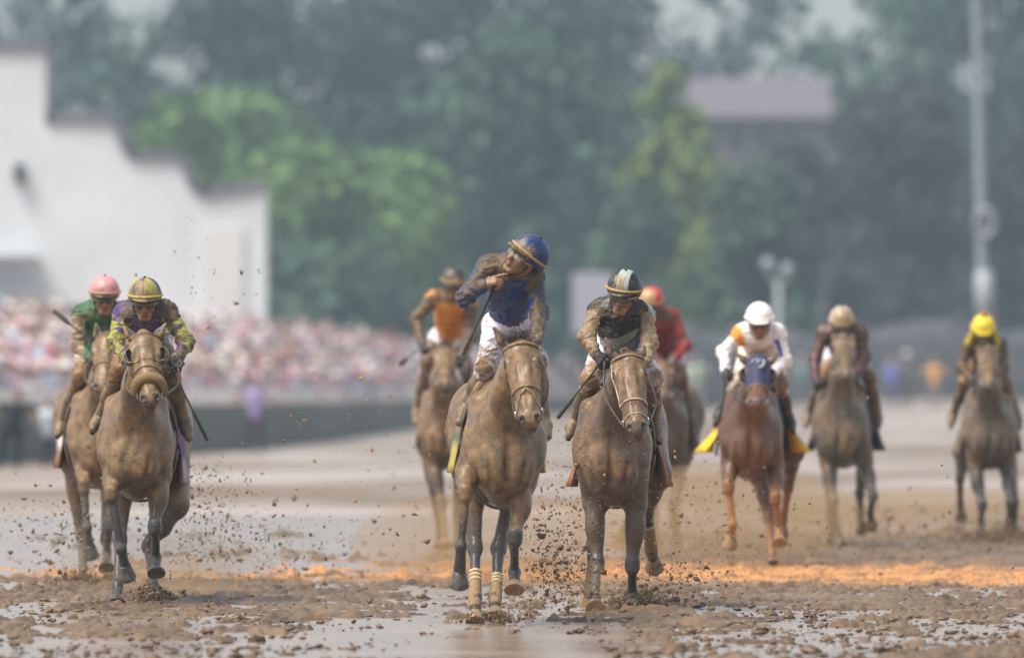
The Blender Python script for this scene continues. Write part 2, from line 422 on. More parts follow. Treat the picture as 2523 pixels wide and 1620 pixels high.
def tree(label, px, top, s, wid, kind, low=.25, seed=1, n=5200, leaf=.36, hole=0,  group="trees behind the racetrack"):
    rng = np.random.default_rng(seed); x, y = (px-CX0)/s, FPX/s; Hh = CAMZ+(HOR-top)/s; rw = wid/2
    root = empty("tree", (x, y, 0)); tag(root, label, "tree", group)
    mb = MB(); zt = Hh*.8
    r0 = .02*Hh+.1; V, F = tube([(0, 0, -.2), (.1, 0, Hh*.25), (-.1, .1, Hh*.5), (0, 0, zt)], [r0, r0*.75, r0*.5, r0*.15], seg=8); mb.add(V, F)
    cz = Hh*(low+1)/2; rz = Hh*(1-low)/2; bl = []
    nb = 26
    for i in range(nb):
        a = rng.uniform(0, 2*math.pi); q = rng.uniform(-1, 1); rr = math.sqrt(max(0, 1-q*q))*rng.uniform(.35, .85)
        c = A(math.cos(a)*rr*rw, math.sin(a)*rr*rw, cz+q*rz*.82); R_ = rng.uniform(.28, .50)*min(rw, rz)*1.15; bl.append((c, R_))
        if i % 2 == 0:
            st = A(0, 0, min(Hh*rng.uniform(.25, .55), c[2])); V, F = tube([st, st*.5+c*.5+A(0, 0, .3), c], [r0*.35, r0*.22, .04], seg=5); mb.add(V, F)
    mb.build("trunk", M_BARK, root)
    cs = np.array([b[0] for b in bl]); rs = np.array([b[1] for b in bl]); pk = rng.choice(nb, n, p=rs**2/np.sum(rs**2))
    d = rng.normal(size=(n, 3)); d /= np.linalg.norm(d, axis=1)[:, None]; rad = rng.uniform(.55, 1.08, n)
    c = cs[pk]+d*(rs[pk]*rad)[:, None]; c[:, 2] = np.maximum(c[:, 2], .3)
    if hole:
        keep = fbm(c*.33+seed, seed, 2) > hole; c = c[keep]; d = d[keep]; n = len(c)
    u = rng.normal(size=(n, 3)); u /= np.linalg.norm(u, axis=1)[:, None]; v = np.cross(u, d+rng.normal(size=(n, 3))*.5); v /= np.linalg.norm(v, axis=1)[:, None]+1e-9
    sz = leaf*rng.uniform(.5, 1.3, n)[:, None]
    V = np.stack([c-u*sz-v*sz*.2, c-v*sz*.62, c+u*sz, c+v*sz*.62], 1).reshape(-1, 3); F = np.arange(n*4).reshape(n, 4)
    mk("crown", V, F, LM[kind], root, smooth=False)
T_ = [  # label, px, top py, scale px/m, width m, kind, low, leaves, leaf size
 ("bright green bushy tree, leftmost of the bright trees, rising beside the stepped wall", 400, 215, 78, 5.0, 'bright', .2, 4200, .30),
 ("bright green round tree with the highest top among the bright clump", 620, 205, 76, 6.2, 'bright', .2, 5000, .30),
 ("bright green tree just right of the stepped white wall, lower rounded crown", 790, 370, 82, 6.0, 'bright', .1, 5000, .30),
 ("green tree at the right end of the bright clump, above the orange jockey", 985, 400, 80, 4.4, 'bright', .1, 3600, .30),
 ("mid green shrubby tree filling low behind the middle of the crowd", 900, 590, 84, 4.8, 'mid', .1, 3000, .30),
 ("mid green tree whose crown stands low over the crowd beside the white wall", 730, 600, 83, 4.0, 'mid', .05, 3000, .30),
 ("broad blue green tree in the middle of the background with a domed crown", 1330, 60, 58, 10.5, 'mid', .1, 7500, .42),
 ("dark blue green tree just left of the broad domed tree", 1080, 200, 55, 6.5, 'dark', .1, 4600, .40),
 ("yellow green slender tree on the right flank of the broad domed tree", 1640, 130, 62, 3.0, 'yellow', .3, 2600, .34),
 ("yellow green lower tree standing below the slender yellow green one", 1710, 330, 63, 3.4, 'yellow', .15, 2200, .34),
 ("mid green tree behind the black and grey jockey", 1560, 450, 64, 4.6, 'mid', .08, 3600, .36),
 ("green low round tree above the jockey in white", 1860, 410, 66, 4.4, 'mid', .05, 3800, .36),
 ("dark purple grey leaved tree under the mauve roof", 1990, 300, 60, 5.0, 'purple', .05, 4600, .38),
 ("large dark purple grey leaved tree left of the tall light pole", 2230, 180, 58, 6.0, 'purple', .05, 6200, .40),
 ("purple grey leaved tree at the right edge beyond the light pole", 2500, 330, 60, 4.8, 'purple', .03, 3600, .38),
 ("tall dark tree at the left rear with thin leaves and sky showing through", 290, -60, 45, 13, 'mid', .15, 6500, .50),
 ("tall dark tree behind the bright clump, its top out of view", 560, -120, 46, 12, 'dark', .1, 8000, .46),
 ("tall dark tree behind the highest bright tree, out of view above", 810, -140, 46, 12, 'dark', .1, 8000, .46),
 ("tall dark blue tree left of centre rising out of view", 1090, -150, 45, 12, 'dark', .08, 8000, .46),
 ("tall grey green tree behind the broad domed tree", 1400, -140, 44, 13, 'dark', .08, 7000, .46),
 ("pale loose tree above the mauve roof with sky showing through", 1800, -130, 40, 12, 'pale', .2, 6500, .5),
 ("tall thin leaved tree in the upper right with bright sky gaps", 2060, -120, 42, 12, 'mid', .15, 6500, .5),
 ("tall green tree behind the light pole", 2330, -150, 44, 11, 'mid', .1, 6500, .46),
 ("tall grey green tree at the far upper right", 2600, -130, 44, 12, 'dark', .1, 6000, .46),
 ("dark tree behind the top of the stepped white wall", 110, -70, 44, 12, 'pale', .2, 6000, .5),
 ("tall shadowy tree out of frame on the left beyond the wall", -150, -60, 45, 9, 'dark', .1, 3500, .46),
]
for i, (lb, px, tp, s, wd, kd, lo, n, lf) in enumerate(T_):
    fs = .60 if s >= 75 else (.80 if s > 50 else .86); s *= fs; wd /= fs; lf /= fs**.7
    tree(lb, px, tp, s, wd, kd, lo, 11+i*7, n, lf, hole=(.50 if 'mauve' in lb else .58) if 'sky' in lb or 'behind the top of' in lb else 0)
# the far wood that closes the view low down, one mass
rng = np.random.default_rng(5); nW = 26000
yy = rng.uniform(770, 850, nW); pxw = rng.uniform(-900, 3400, nW); xx = (pxw-CX0)/FPX*yy
zz = rng.uniform(.3, 1, nW)*(11+4*fbm(np.stack([xx*.06, xx*0, xx*0], 1), 4, 2)); c = np.stack([xx, yy, zz], 1)
d = rng.normal(size=(nW, 3)); d /= np.linalg.norm(d, axis=1)[:, None]; u = np.cross(d, rng.normal(size=(nW, 3))); u /= np.linalg.norm(u, axis=1)[:, None]; v = np.cross(d, u); sz = rng.uniform(.5, 1.1, nW)[:, None]
tag(mk("woodland", np.stack([c-u*sz, c-v*sz*.6, c+u*sz, c+v*sz*.6], 1).reshape(-1, 3), np.arange(nW*4).reshape(nW, 4), LM['dark'], smooth=False), "low dark wood closing the view behind the racetrack", "woodland", kind='stuff')

# ------------------------------------------------------------------ stepped white building
M_WHITE = mat_plain("white_painted_masonry", (.80, .835, .88), .7, nz=.10, scale=.35)
M_CAP = mat_plain("grey_coping", (.20, .19, .24), .6, nz=.2, scale=2)
M_DARKP = mat_plain("dark_painted_steel", (.05, .05, .06), .5)
def building():
    s = 70.0; y0 = FPX/s; root = empty("stepped_building", ((330-CX0)/s, y0, 0)); ox = (330-CX0)/s
    tag(root, "white building with a stepped gable wall capped in dark coping, behind the crowd", "building")
    X = lambda px: (px-CX0)/s-ox; Z = lambda py: CAMZ+(HOR-py)/s
    edge = [(-420, 128), (113, 128), (113, 305)]
    def curve(p0, p1, p2, n=7): return [((1-t)**2*p0[0]+2*t*(1-t)*p1[0]+t*t*p2[0], (1-t)**2*p0[1]+2*t*(1-t)*p1[1]+t*t*p2[1]) for t in np.linspace(0, 1, n)]
    edge += [(272, 305)]+curve((283, 312), (290, 395), (345, 398))+[(435, 398)]+curve((446, 405), (455, 480), (510, 488))+[(655, 470)]
    pts = [(X(-420), 0)]+[(X(a), Z(b)) for a, b in edge]+[(X(655), 0)]
    n = len(pts); D = 3; V = [(a, 0, b) for a, b in pts]+[(a, D, b) for a, b in pts]
    F = [tuple(range(n))[::-1], tuple(range(n, 2*n))]+[(i, (i+1) % n, (i+1) % n+n, i+n) for i in range(n)]
    mk("wall", V, F, M_WHITE, root, smooth=False)
    mb = MB()
    for (a, b), (c, d) in zip(pts[1:-2], pts[2:-1]):
        tx, tz = c-a, d-b; ln = math.hypot(tx, tz); nx_, nz_ = -tz/ln, tx/ln; k = .38
        if nz_ < -.01: nx_, nz_ = -nx_, -nz_
        if abs(tx) < .02: nx_, nz_ = 1, 0; k = .2
        q = [(a, b), (c, d), (c+nx_*k, d+nz_*k), (a+nx_*k, b+nz_*k)]
        mb.add([(u_, -.15, w_+.0) for u_, w_ in q]+[(u_, D+.1, w_) for u_, w_ in q], [(0, 1, 2, 3), (7, 6, 5, 4), (0, 4, 5, 1), (1, 5, 6, 2), (2, 6, 7, 3), (3, 7, 4, 0)])
    mb.build("coping", M_CAP, root, smooth=False)
    # pilaster strip, dark wall lamp, balcony at the lower left
    mb = MB().box((X(500), -.12, 0), (X(600), -.003, Z(560))); mb.build("pilaster", mat_plain("cream_masonry", (.80, .79, .80), .8, nz=.06), root, smooth=False)
    mb = MB().box((X(36), -.5, Z(450)), (X(60), -.003, Z(405))); mb.build("wall_lamp", M_DARKP, root, smooth=False)
    mb = MB().box((X(-420), -1.2, Z(640)), (X(95), -.003, Z(628)))
    for q in range(-420, 95, 16): mb.box((X(q), -1.2, Z(720)), (X(q)+.05, -1.15, Z(640)))
    mb.box((X(-420), -1.25, Z(725)), (X(95), -.003, Z(718))); mb.build("balcony", mat_plain("grey_balcony_paint", (.42, .43, .46), .6), root, smooth=False)
building()
# mauve roofed building far behind
def roofed():
    s = 42.0; y0 = FPX/s; x0 = (1870-CX0)/s; root = empty("barn", (x0, y0, 0)); tag(root, "long mauve roofed building seen between trees at the upper right", "building")
    w_ = 4.3; z0 = CAMZ+(HOR-285)/s; z1 = CAMZ+(HOR-188)/s
    V = [(-w_-.2, -.4, z0), (w_, -.4, z0), (w_-.1, 3.6, z1), (-w_, 3.6, z1), (-w_-.2, 7.6, z0), (w_, 7.6, z0)]
    F = [(0, 1, 2, 3), (3, 2, 5, 4)]; V2 = V+[(a, b, c-.25) for a, b, c in V]; F2 = F+[tuple(i+6 for i in f)[::-1] for f in F]+[(0, 6, 7, 1), (1, 7, 8, 2), (2, 8, 11, 5), (5, 11, 10, 4), (4, 10, 9, 3), (3, 9, 6, 0)]
    mk("roof", V2, F2, mat_plain("mauve_tin_roof", (.185, .155, .19), .6, nz=.1, scale=1), root, smooth=False)
    mb = MB().box((-w_+.1, .05, 0), (w_-.4, 7.2, z0-.3)); wl = mb.build("wall", mat_plain("mauve_grey_wall", (.16, .14, .18), .8, nz=.15, scale=1), root, smooth=False)
    for k in range(4):
        mb = MB().box((-w_+.9+k*1.6, .0, z0-2.0), (-w_+1.8+k*1.6, .045, z0-.9)); mb.build("window", M_DARKP, root, smooth=False)
roofed()

# ------------------------------------------------------------------ rail wall, stands and crowd
RAIL = [(-260, 138), (0, 120), (300, 110), (600, 99), (1000, 67), (1500, 42), (2000, 31), (2523, 25), (3300, 20)]
RP = [np.array([(a-CX0)/b, FPX/b]) for a, b in RAIL]
def rail_at(u):
    u = np.clip(u, 0, len(RP)-1.001); i = np.floor(u).astype(int); t = (u-i)[:, None]; R_ = np.array(RP); p = R_[i]*(1-t)+R_[i+1]*t; d = R_[i+1]-R_[i]; d /= np.linalg.norm(d, axis=1)[:, None]
    return p, p/np.linalg.norm(p, axis=1)[:, None]
def ribbon(name, z0, z1, off0, off1, mat, label=None, cat=None, parent=None):
    us = np.linspace(0, len(RP)-1.01, 60); p, nn = rail_at(us); V = []; F = []
    for k in range(len(us)):
        a = p[k]+nn[k]*off0; b = p[k]+nn[k]*off1; V += [(a[0], a[1], z0), (a[0], a[1], z1), (b[0], b[1], z1), (b[0], b[1], z0)]
    for k in range(len(us)-1):
        for j in range(4): F.append((k*4+j, k*4+(j+1) % 4, k*4+4+(j+1) % 4, k*4+4+j))
    o = mk(name, V, F, mat, parent, smooth=False)
    if label: tag(o, label, cat)
    return o
rw_ = empty("rail_wall", (RP[1][0], RP[1][1], 0)); tag(rw_, "long dark green padded wall with a white top rail in front of the crowd", "barrier")
o1 = ribbon("padded_panel", -.02, 1.12, 0, 2.0, mat_plain("dark_green_padding", (.085, .10, .10), .7, nz=.25, scale=1.5), parent=rw_)
o2 = ribbon("top_rail", 1.12, 1.50, -.6, 2.6, mat_plain("white_rail_paint", (.88, .88, .90), .5, nz=.15, scale=1.0), parent=rw_)
for o in (o1, o2): o.location = (-RP[1][0], -RP[1][1], 0)
# sloping lawn stand under the crowd
us = np.linspace(0, len(RP)-1.01, 60); p, nn = rail_at(us); V = []; F = []
for k in range(len(us)):
    for off, z in ((3.0, -.1), (3.0, .12), (58, 2.0), (75, 2.0), (75, -.1)):
        q = p[k]+nn[k]*off; V.append((q[0], q[1], z))
for k in range(len(us)-1):
    for j in range(4): F.append((k*5+j, k*5+j+1, k*5+6+j, k*5+5+j))
tag(mk("spectator_terrace", V, F, mat_plain("terrace_concrete", (.18, .15, .16), .8, nz=.3, scale=.4), smooth=False), kind='structure')
def person_lowpoly(cols, hgt=1.68, seed=0, hat=False, wide=1.0):
    """simple standing spectator: legs, coat, shoulders, arms, head, optional brimmed hat"""
    V = []; F = []; C = []; n = 7
    prof = [(0, .10, .09, 0), (.45, .13, .11, 0), (.50, .17, .12, 1), (.72, .19, .12, 1), (.82, .22, .12, 1), (.855, .10, .08, 1), (.87, .05, .05, 2), (.89, .075, .085, 2), (.94, .085, .10, 2), (.985, .06, .07, 3), (1.0, .02, .02, 3)]
    if hat: prof = prof[:-2]+[(.955, .22, .22, 4), (.96, .20, .20, 4), (.965, .09, .10, 4), (1.02, .075, .085, 4), (1.03, .02, .02, 4)]
    for (z, a, b, k) in prof:
        for j in range(n):
            t = 2*math.pi*j/n; V.append((a*wide*math.cos(t), b*math.sin(t), z*hgt)); C.append(cols[k])
    for i in range(len(prof)-1):
        for j in range(n): F.append((i*n+j, i*n+(j+1) % n, (i+1)*n+(j+1) % n, (i+1)*n+j))
    return np.array(V), np.array(F), np.array(C)
PAL = [(.62, .55, .60), (.70, .68, .72), (.66, .38, .45), (.55, .25, .32), (.35, .22, .25), (.48, .45, .58), (.30, .42, .60), (.60, .50, .42), (.40, .30, .26), (.72, .62, .62), (.16, .13, .17), (.55, .12, .20), (.75, .75, .78), (.28, .20, .22), (.60, .42, .50), (.22, .24, .35)]
rnd = random.Random(77); mbV = []; mbF = []; mbC = []; off = 0
ntot = 4600; uu = np.array([rnd.random()*5.4 for _ in range(ntot)]); p, nn = rail_at(uu)
for k in range(ntot):
    v = 3.6+rnd.random()**1.3*52; q = p[k]+nn[k]*v; z = .12+.0345*v
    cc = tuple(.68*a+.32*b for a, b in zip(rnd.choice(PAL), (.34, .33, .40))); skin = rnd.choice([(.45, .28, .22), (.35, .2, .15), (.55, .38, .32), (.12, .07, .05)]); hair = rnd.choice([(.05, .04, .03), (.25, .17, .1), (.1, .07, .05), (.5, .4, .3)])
    hc = rnd.choice(PAL); V, F, C = person_lowpoly([rnd.choice(PAL), cc, skin, hair, hc], 1.5+rnd.random()*.35, hat=rnd.random() < .4, wide=1.12)
    V = V+A(q[0], q[1], z); mbV.append(V); mbF.append(F+off); mbC.append(C); off += len(V)
M_CROWD = mat_vcol("crowd_clothes", .8, .2, 3)
tag(mk("crowd", np.concatenate(mbV), np.concatenate(mbF), M_CROWD, cols=np.concatenate(mbC)), "dense pink and white dressed crowd standing behind the rail", "crowd", kind='stuff')

def bystander(label, px, feet_py, s, cols, hgt=1.75, lean=0, hat=False, z=None, wide=1.0, arms=((.25, -.1), (.25, -.1))):
    """a blurred bystander as one smooth body"""
    x, y = (px-CX0)/s, FPX/s; zz = CAMZ+(HOR-feet_py)/s; root = empty("person", (x, y, zz)); tag(root, label, "person", "people on foot along the track edge")
    k = hgt/1.75; l = lambda a, b, c: A(a*k*wide+lean*c*.25, b*k, c*k)
    c0, c1, sk = cols[0], cols[1], (.42, .26, .20)
    P_ = [cone(l(-.09, 0, .06), l(-.08, 0, .85), .055, .085, .03, c=c0), cone(l(.10, 0, .06), l(.08, 0, .85), .055, .085, .03, c=c0), ell(l(-.10, -.06, .04), (.05, .13, .045), c=(.03, .03, .03)), ell(l(.11, -.06, .04), (.05, .13, .045), c=(.03, .03, .03)),
          cone(l(0, 0, .88), l(0, -.02, 1.30), .14, .15, .06, c=c1), cone(l(-.17, 0, 1.38), l(.17, 0, 1.38), .06, .06, .06, c=c1), cone(l(0, 0, 1.42), l(0, -.01, 1.55), .055, .05, .03, c=sk), ell(l(0, -.02, 1.63), (.078, .095, .115), c=sk), ell(l(0, .01, 1.67), (.085, .10, .09), c=cols[2])]
    for sgn, (ax_, az_) in zip((-1, 1), arms): P_ += [cone(l(.19*sgn, 0, 1.38), l((ax_+.02)*sgn, -.08, 1.12), .05, .042, .03, c=c1), cone(l((ax_+.02)*sgn, -.08, 1.12), l(.18*sgn, -.30, 1.12+az_+.2), .042, .03, .02, c=sk), ell(l(.18*sgn, -.32, 1.13+az_+.2), .04, .02, c=sk)]
    V, F = surf(P_, .02); C = blend_cols(P_, V, c1, .015); mk("person_body", V, F, M_CROWD, root, C)
    if hat:
        V, F = surf([ell(l(0, 0, 1.72), (.20, .20, .015), .02), ell(l(0, 0, 1.75), (.095, .10, .07), .02)], .015); mk("hat", V, F, M_CROWD, root, np.tile(np.array(cols[2], float), (len(V), 1)))
bystander("person in a purple and white top standing on the track before the rail", 628, 1116, 106, [(.035, .03, .05), (.36, .28, .58), (.05, .035, .04)], 1.80, wide=1.5, arms=((.32, .1), (.34, .05)))
bystander("person in dark clothes at the left edge, holding up a camera", 18, 1150, 128, [(.012, .010, .016), (.012, .010, .018), (.06, .03, .03)], 1.5, wide=2.0, lean=.5)
bystander("person in a pale blue shirt standing beside the pink capped jockey's horse", 118, 1146, 126, [(.04, .035, .06), (.55, .62, .72), (.05, .05, .05)], 1.30, wide=1.2)
bystander("distant person in a blue shirt between the brown jockey and the yellow capped jockey", 2196, 1004, 70, [(.12, .12, .18), (.16, .19, .62), (.3, .25, .2)], 1.75, wide=1.2)
bystander("distant person in an orange shirt left of the yellow capped jockey", 2302, 1008, 70, [(.25, .22, .25), (.75, .40, .13), (.2, .15, .1)], 1.85, wide=1.25)
bystander("distant person in a white hat and dark coat beside the blue shirted one", 2232, 1002, 70, [(.08, .08, .10), (.10, .12, .14), (.8, .8, .8)], 1.9, hat=True)
bystander("distant person in a pale green top right of the jockey in white", 1718, 1004, 70, [(.3, .36, .3), (.42, .55, .42), (.5, .5, .45)], 1.8, wide=1.4)
bystander("distant person in a pale grey jacket behind the jockey in red", 1690, 1000, 66, [(.2, .2, .24), (.45, .47, .55), (.3, .25, .2)], 1.8, wide=1.3)
bystander("distant person in a teal jacket left of the brown jockey", 1975, 1002, 70, [(.15, .17, .2), (.16, .28, .32), (.6, .6, .6)], 1.8, wide=1.3)
# low dark hedge behind the distant people
V, F = [], []
hx = np.linspace((1560-CX0)/58, (3000-CX0)/58, 70); hb = MB()
Hn = fbm(np.stack([hx*.8, hx*0, hx*0], 1), 3, 3)
for i, x in enumerate(hx):
    zt = 3.4+1.6*Hn[i]; hb.V += [(x, 483, 0), (x, 482.6, zt*.8), (x, 483.5, zt), (x, 485, zt*.8), (x, 485, 0)]
for i in range(len(hx)-1):
    for j in range(4): hb.F.append((i*5+j, i*5+5+j, i*5+6+j, i*5+1+j))
tag(mk("hedge", hb.V, hb.F, mat_plain("dusky_hedge", (.045, .05, .065), .9, nz=.5, scale=1.2, col2=(.085, .08, .10))), "low dusky purple grey hedge behind the distant people on the right", "hedge")

# ------------------------------------------------------------------ poles and boards
M_POLE = mat_plain("galvanised_pole", (.28, .32, .37), .5, nz=.1)
M_LWHITE = mat_plain("pale_painted_metal", (.33, .36, .40), .5, nz=.08)
def pole():
    s = 82.0; x, y = (2408-CX0)/s, FPX/s; Z = lambda py: CAMZ+(HOR-py)/s
    root = empty("light_pole", (x, y, 0)); tag(root, "tall grey light pole with a white sleeve at its foot on the right", "light pole")
    V, F = tube([(.25, 0, 0), (.10, 0, Z(500)), (0, 0, Z(100)), (-.08, 0, Z(-160))], [.17, .155, .13, .10], seg=16); mk("pole", V, F, M_POLE, root)
    V, F = tube([(.22, 0, Z(800)), (.20, 0, Z(665))], [.27, .27], seg=16, sub=1); mk("sleeve", V, F, M_LWHITE, root)
    V, F = tube([(.22+.27*math.cos(a), -.25, Z(548)+.40*math.sin(a)) for a in np.linspace(0, 2*math.pi, 17)[:-1]], .085, seg=8, closed=True, sub=2); mk("hoop", V, F, M_LWHITE, root)
    mb = MB()
    for k in (-1.2, -.4, .4, 1.2): MB().box((k-.25, -.4, Z(-160)), (k+.25, .1, Z(-160)+.5)).build("floodlight", M_LWHITE, root, smooth=False)
pole()
def lamp_post():
    s = 72.0; x, y = (1918-CX0)/s, FPX/s; Z = lambda py: CAMZ+(HOR-py)/s
    root = empty("lamp_post", (x, y, 0)); tag(root, "short pale twin globe lamp post behind the jockey in white", "lamp post")
    V, F = tube([(0, 0, 0), (0, 0, Z(690))], [.14, .10], seg=10, sub=2); mk("post", V, F, M_LWHITE, root)
    V, F = tube([(-.34, 0, Z(655)), (-.2, 0, Z(690)), (0, 0, Z(700)), (.2, 0, Z(690)), (.30, 0, Z(672))], .06, seg=8); mk("arm", V, F, M_LWHITE, root)
    for q, py in ((-.36, 650), (.30, 664)): V, F = surf([ell((q, 0, Z(py)), .22, .02)], .04); mk("globe", V, F, M_LWHITE, root)
lamp_post()
def board():
    s = 64.0; x, y = (1460-CX0)/s, FPX/s; Z = lambda py: CAMZ+(HOR-py)/s
    root = empty("sign_board", (x, y, 0)); tag(root, "blank lilac white board on posts above the crowd behind the black capped jockey", "sign board")
    MB().box((-.78, 0, Z(822)), (.80, .18, Z(672))).build("panel", mat_plain("lilac_white_panel", (.44, .43, .52), .6, nz=.06), root, smooth=False)
    for q in (-.6, .6): MB().box((q-.06, .19, 0), (q+.06, .31, Z(680))).build("post", M_DARKP, root, smooth=False)
board()

# ------------------------------------------------------------------ the misty air
m = bpy.data.materials.new("mist"); m.use_nodes = True; t = m.node_tree; t.nodes.clear()
pv = N(t, "ShaderNodeVolumePrincipled"); ou = N(t, "ShaderNodeOutputMaterial"); L(t, pv.outputs[0], ou.inputs['Volume'])
pv.inputs['Color'].default_value = (.27, .385, .455, 1); pv.inputs['Density'].default_value = .00074; pv.inputs['Anisotropy'].default_value = .2
hz_ = MB().box((-300, -25, -1.2), (300, 1200, 44)).build("haze", m, smooth=False); tag(hz_, "thin pale mist hanging over the racetrack", "haze", kind='stuff')

# ------------------------------------------------------------------ horses
M_COAT = mat_muddy("muddy_coat", rough=.26, bump=.75, scale=70, gloss_mud=.36, bd=.009, spec=.6, coatw=.35, big=.55, fineamp=1.1, lo=.15, hi=.85)
M_COAT2 = mat_muddy("muddy_coat_reddish", rough=.35, mudcol=(.165, .082, .024), bump=.7, bd=.009, spec=.6, coatw=.35, scale=70, gloss_mud=.36, big=.55, fineamp=1.1, lo=.15, hi=.85)
M_HAIR = mat_plain("dark_horse_hair", (.03, .024, .02), .45, nz=.4, scale=90)
M_HAIRT = mat_plain("muddy_tail_hair", (.16, .11, .07), .55, nz=.5, scale=90)
M_HOOF = mat_plain("wet_hoof_horn", (.12, .10, .085), .28, nz=.6, scale=30, bump=.2)
M_HOOFT = mat_plain("muddy_hoof_horn", (.36, .24, .13), .4, nz=.4, scale=30, bump=.3)
M_EYE = mat_plain("horse_eye", (.012, .008, .006), .08)
M_LEATHER = mat_plain("muddy_brown_leather", (.15, .10, .06), .45, col2=(.27, .18, .10), scale=30, bump=.4)
M_LEATHD = mat_plain("dark_wet_leather", (.035, .027, .022), .35, col2=(.12, .08, .05), scale=22, bump=.4)
M_BRIDLE = mat_plain("tan_bridle_leather", (.30, .215, .12), .45, col2=(.20, .135, .075), scale=40, bump=.3)
M_PALE = mat_plain("pale_bridle_strap", (.50, .40, .29), .45, col2=(.34, .25, .16), scale=40, bump=.3)
M_METAL = mat_plain("steel", (.55, .55, .55), .22, metal=1)
M_FLEECE = mat_plain("muddy_sheepskin", (.34, .22, .10), .95, col2=(.20, .13, .06), scale=160, bump=1.0)
M_WRAP = mat_plain("muddy_leg_bandage", (.33, .215, .11), .8, col2=(.22, .145, .08), scale=60, bump=.5)
M_TAPE = mat_plain("pale_bandage_tape", (.62, .52, .36), .7, col2=(.48, .36, .18), scale=40)

class Rig:
    def __init__(s, scale, cx):
        s.s = scale; s.D = FPX/scale; s.x0 = (cx-CX0)/scale
    def root(s): return (s.x0, s.D, 0)
    def __call__(s, p, y=None):
        if y is None: px, py, y = p
        else: px, py = p
        k = FPX/(s.D+y)
        return A((px-CX0)/k-s.x0, y, CAMZ+(HOR-py)/k)

def reach(a, b, Ln, sg, mn=.0):
    """depth for joint b so that the bone a-b keeps its length"""
    d2 = (a[0]-b[0])**2+(a[2]-b[2])**2; dy = math.sqrt(max(Ln*Ln-d2, mn*mn)); return a[1]+sg*dy

def leg_px(R, j, y0, signs, lens):
    out = [R(j[0], y0)]
    for q, sg, ln in zip(j[1:], signs, lens):
        p = R(q, out[-1][1])
        for _ in range(3): p = R(q, reach(out[-1], p, ln, sg, .11 if (sg > 0 and ln == .20) else 0))
        out.append(p)
    return out

def hoof_mesh(fet, toe, back):
    """sloped horn capsule with a flat sole; fet->toe is the pastern line, back tilts the sole"""
    d = nrm(toe-fet); H = .092
    f = nrm(back-(back@d)*d)          # direction the toe points, square to the pastern
    r = np.cross(d, f); V = []; F = []; n = 22
    rings = [(-.004, .036, .0), (.004, .040, .0), (.03, .047, .006), (.06, .055, .013), (.086, .0625, .02), (.092, .0615, .02), (.0925, .050, .018), (.086, .040, .014)]
    base = toe-d*H
    for (h, rad, sh) in rings:
        for j in range(n):
            t = 2*math.pi*j/n; cf = math.cos(t); sr = math.sin(t)
            rr = rad*(1.0 if cf > -.3 else 1-.35*(abs(cf)-.3))
            V.append(base+d*(h-(0 if h < .03 else (1-cf)*.5*.012*(h/.09)))+f*(cf*rr*1.08+sh)+r*sr*rr)
    m = len(rings)
    for i in range(m-1):
        for j in range(n): F.append((i*n+j, i*n+(j+1) % n, (i+1)*n+(j+1) % n, (i+1)*n+j))
    F.append(tuple(range(n))[::-1]); F.append(tuple((m-1)*n+j for j in range(n)))
    return V, F

def tuft(name, root, base_fn, n, length, mat, droop, spread, r=.0016, seed=1):
    rnd = random.Random(seed); mb = MB()
    for i in range(n):
        p, d = base_fn(rnd); d = nrm(d+A(*[rnd.uniform(-1, 1) for _ in range(3)])*spread)
        ln = length*rnd.uniform(.6, 1.15); pts = [p]
        for k in range(3):
            d = nrm(d+A(0, 0, -droop)+A(*[rnd.uniform(-1, 1) for _ in range(3)])*spread*.5); pts.append(pts[-1]+d*ln/3)
        V, F = tube(pts, [r, r*.9, r*.7, r*.2], seg=4, sub=2); mb.add(V, F)
    return mb.build(name, mat, root)

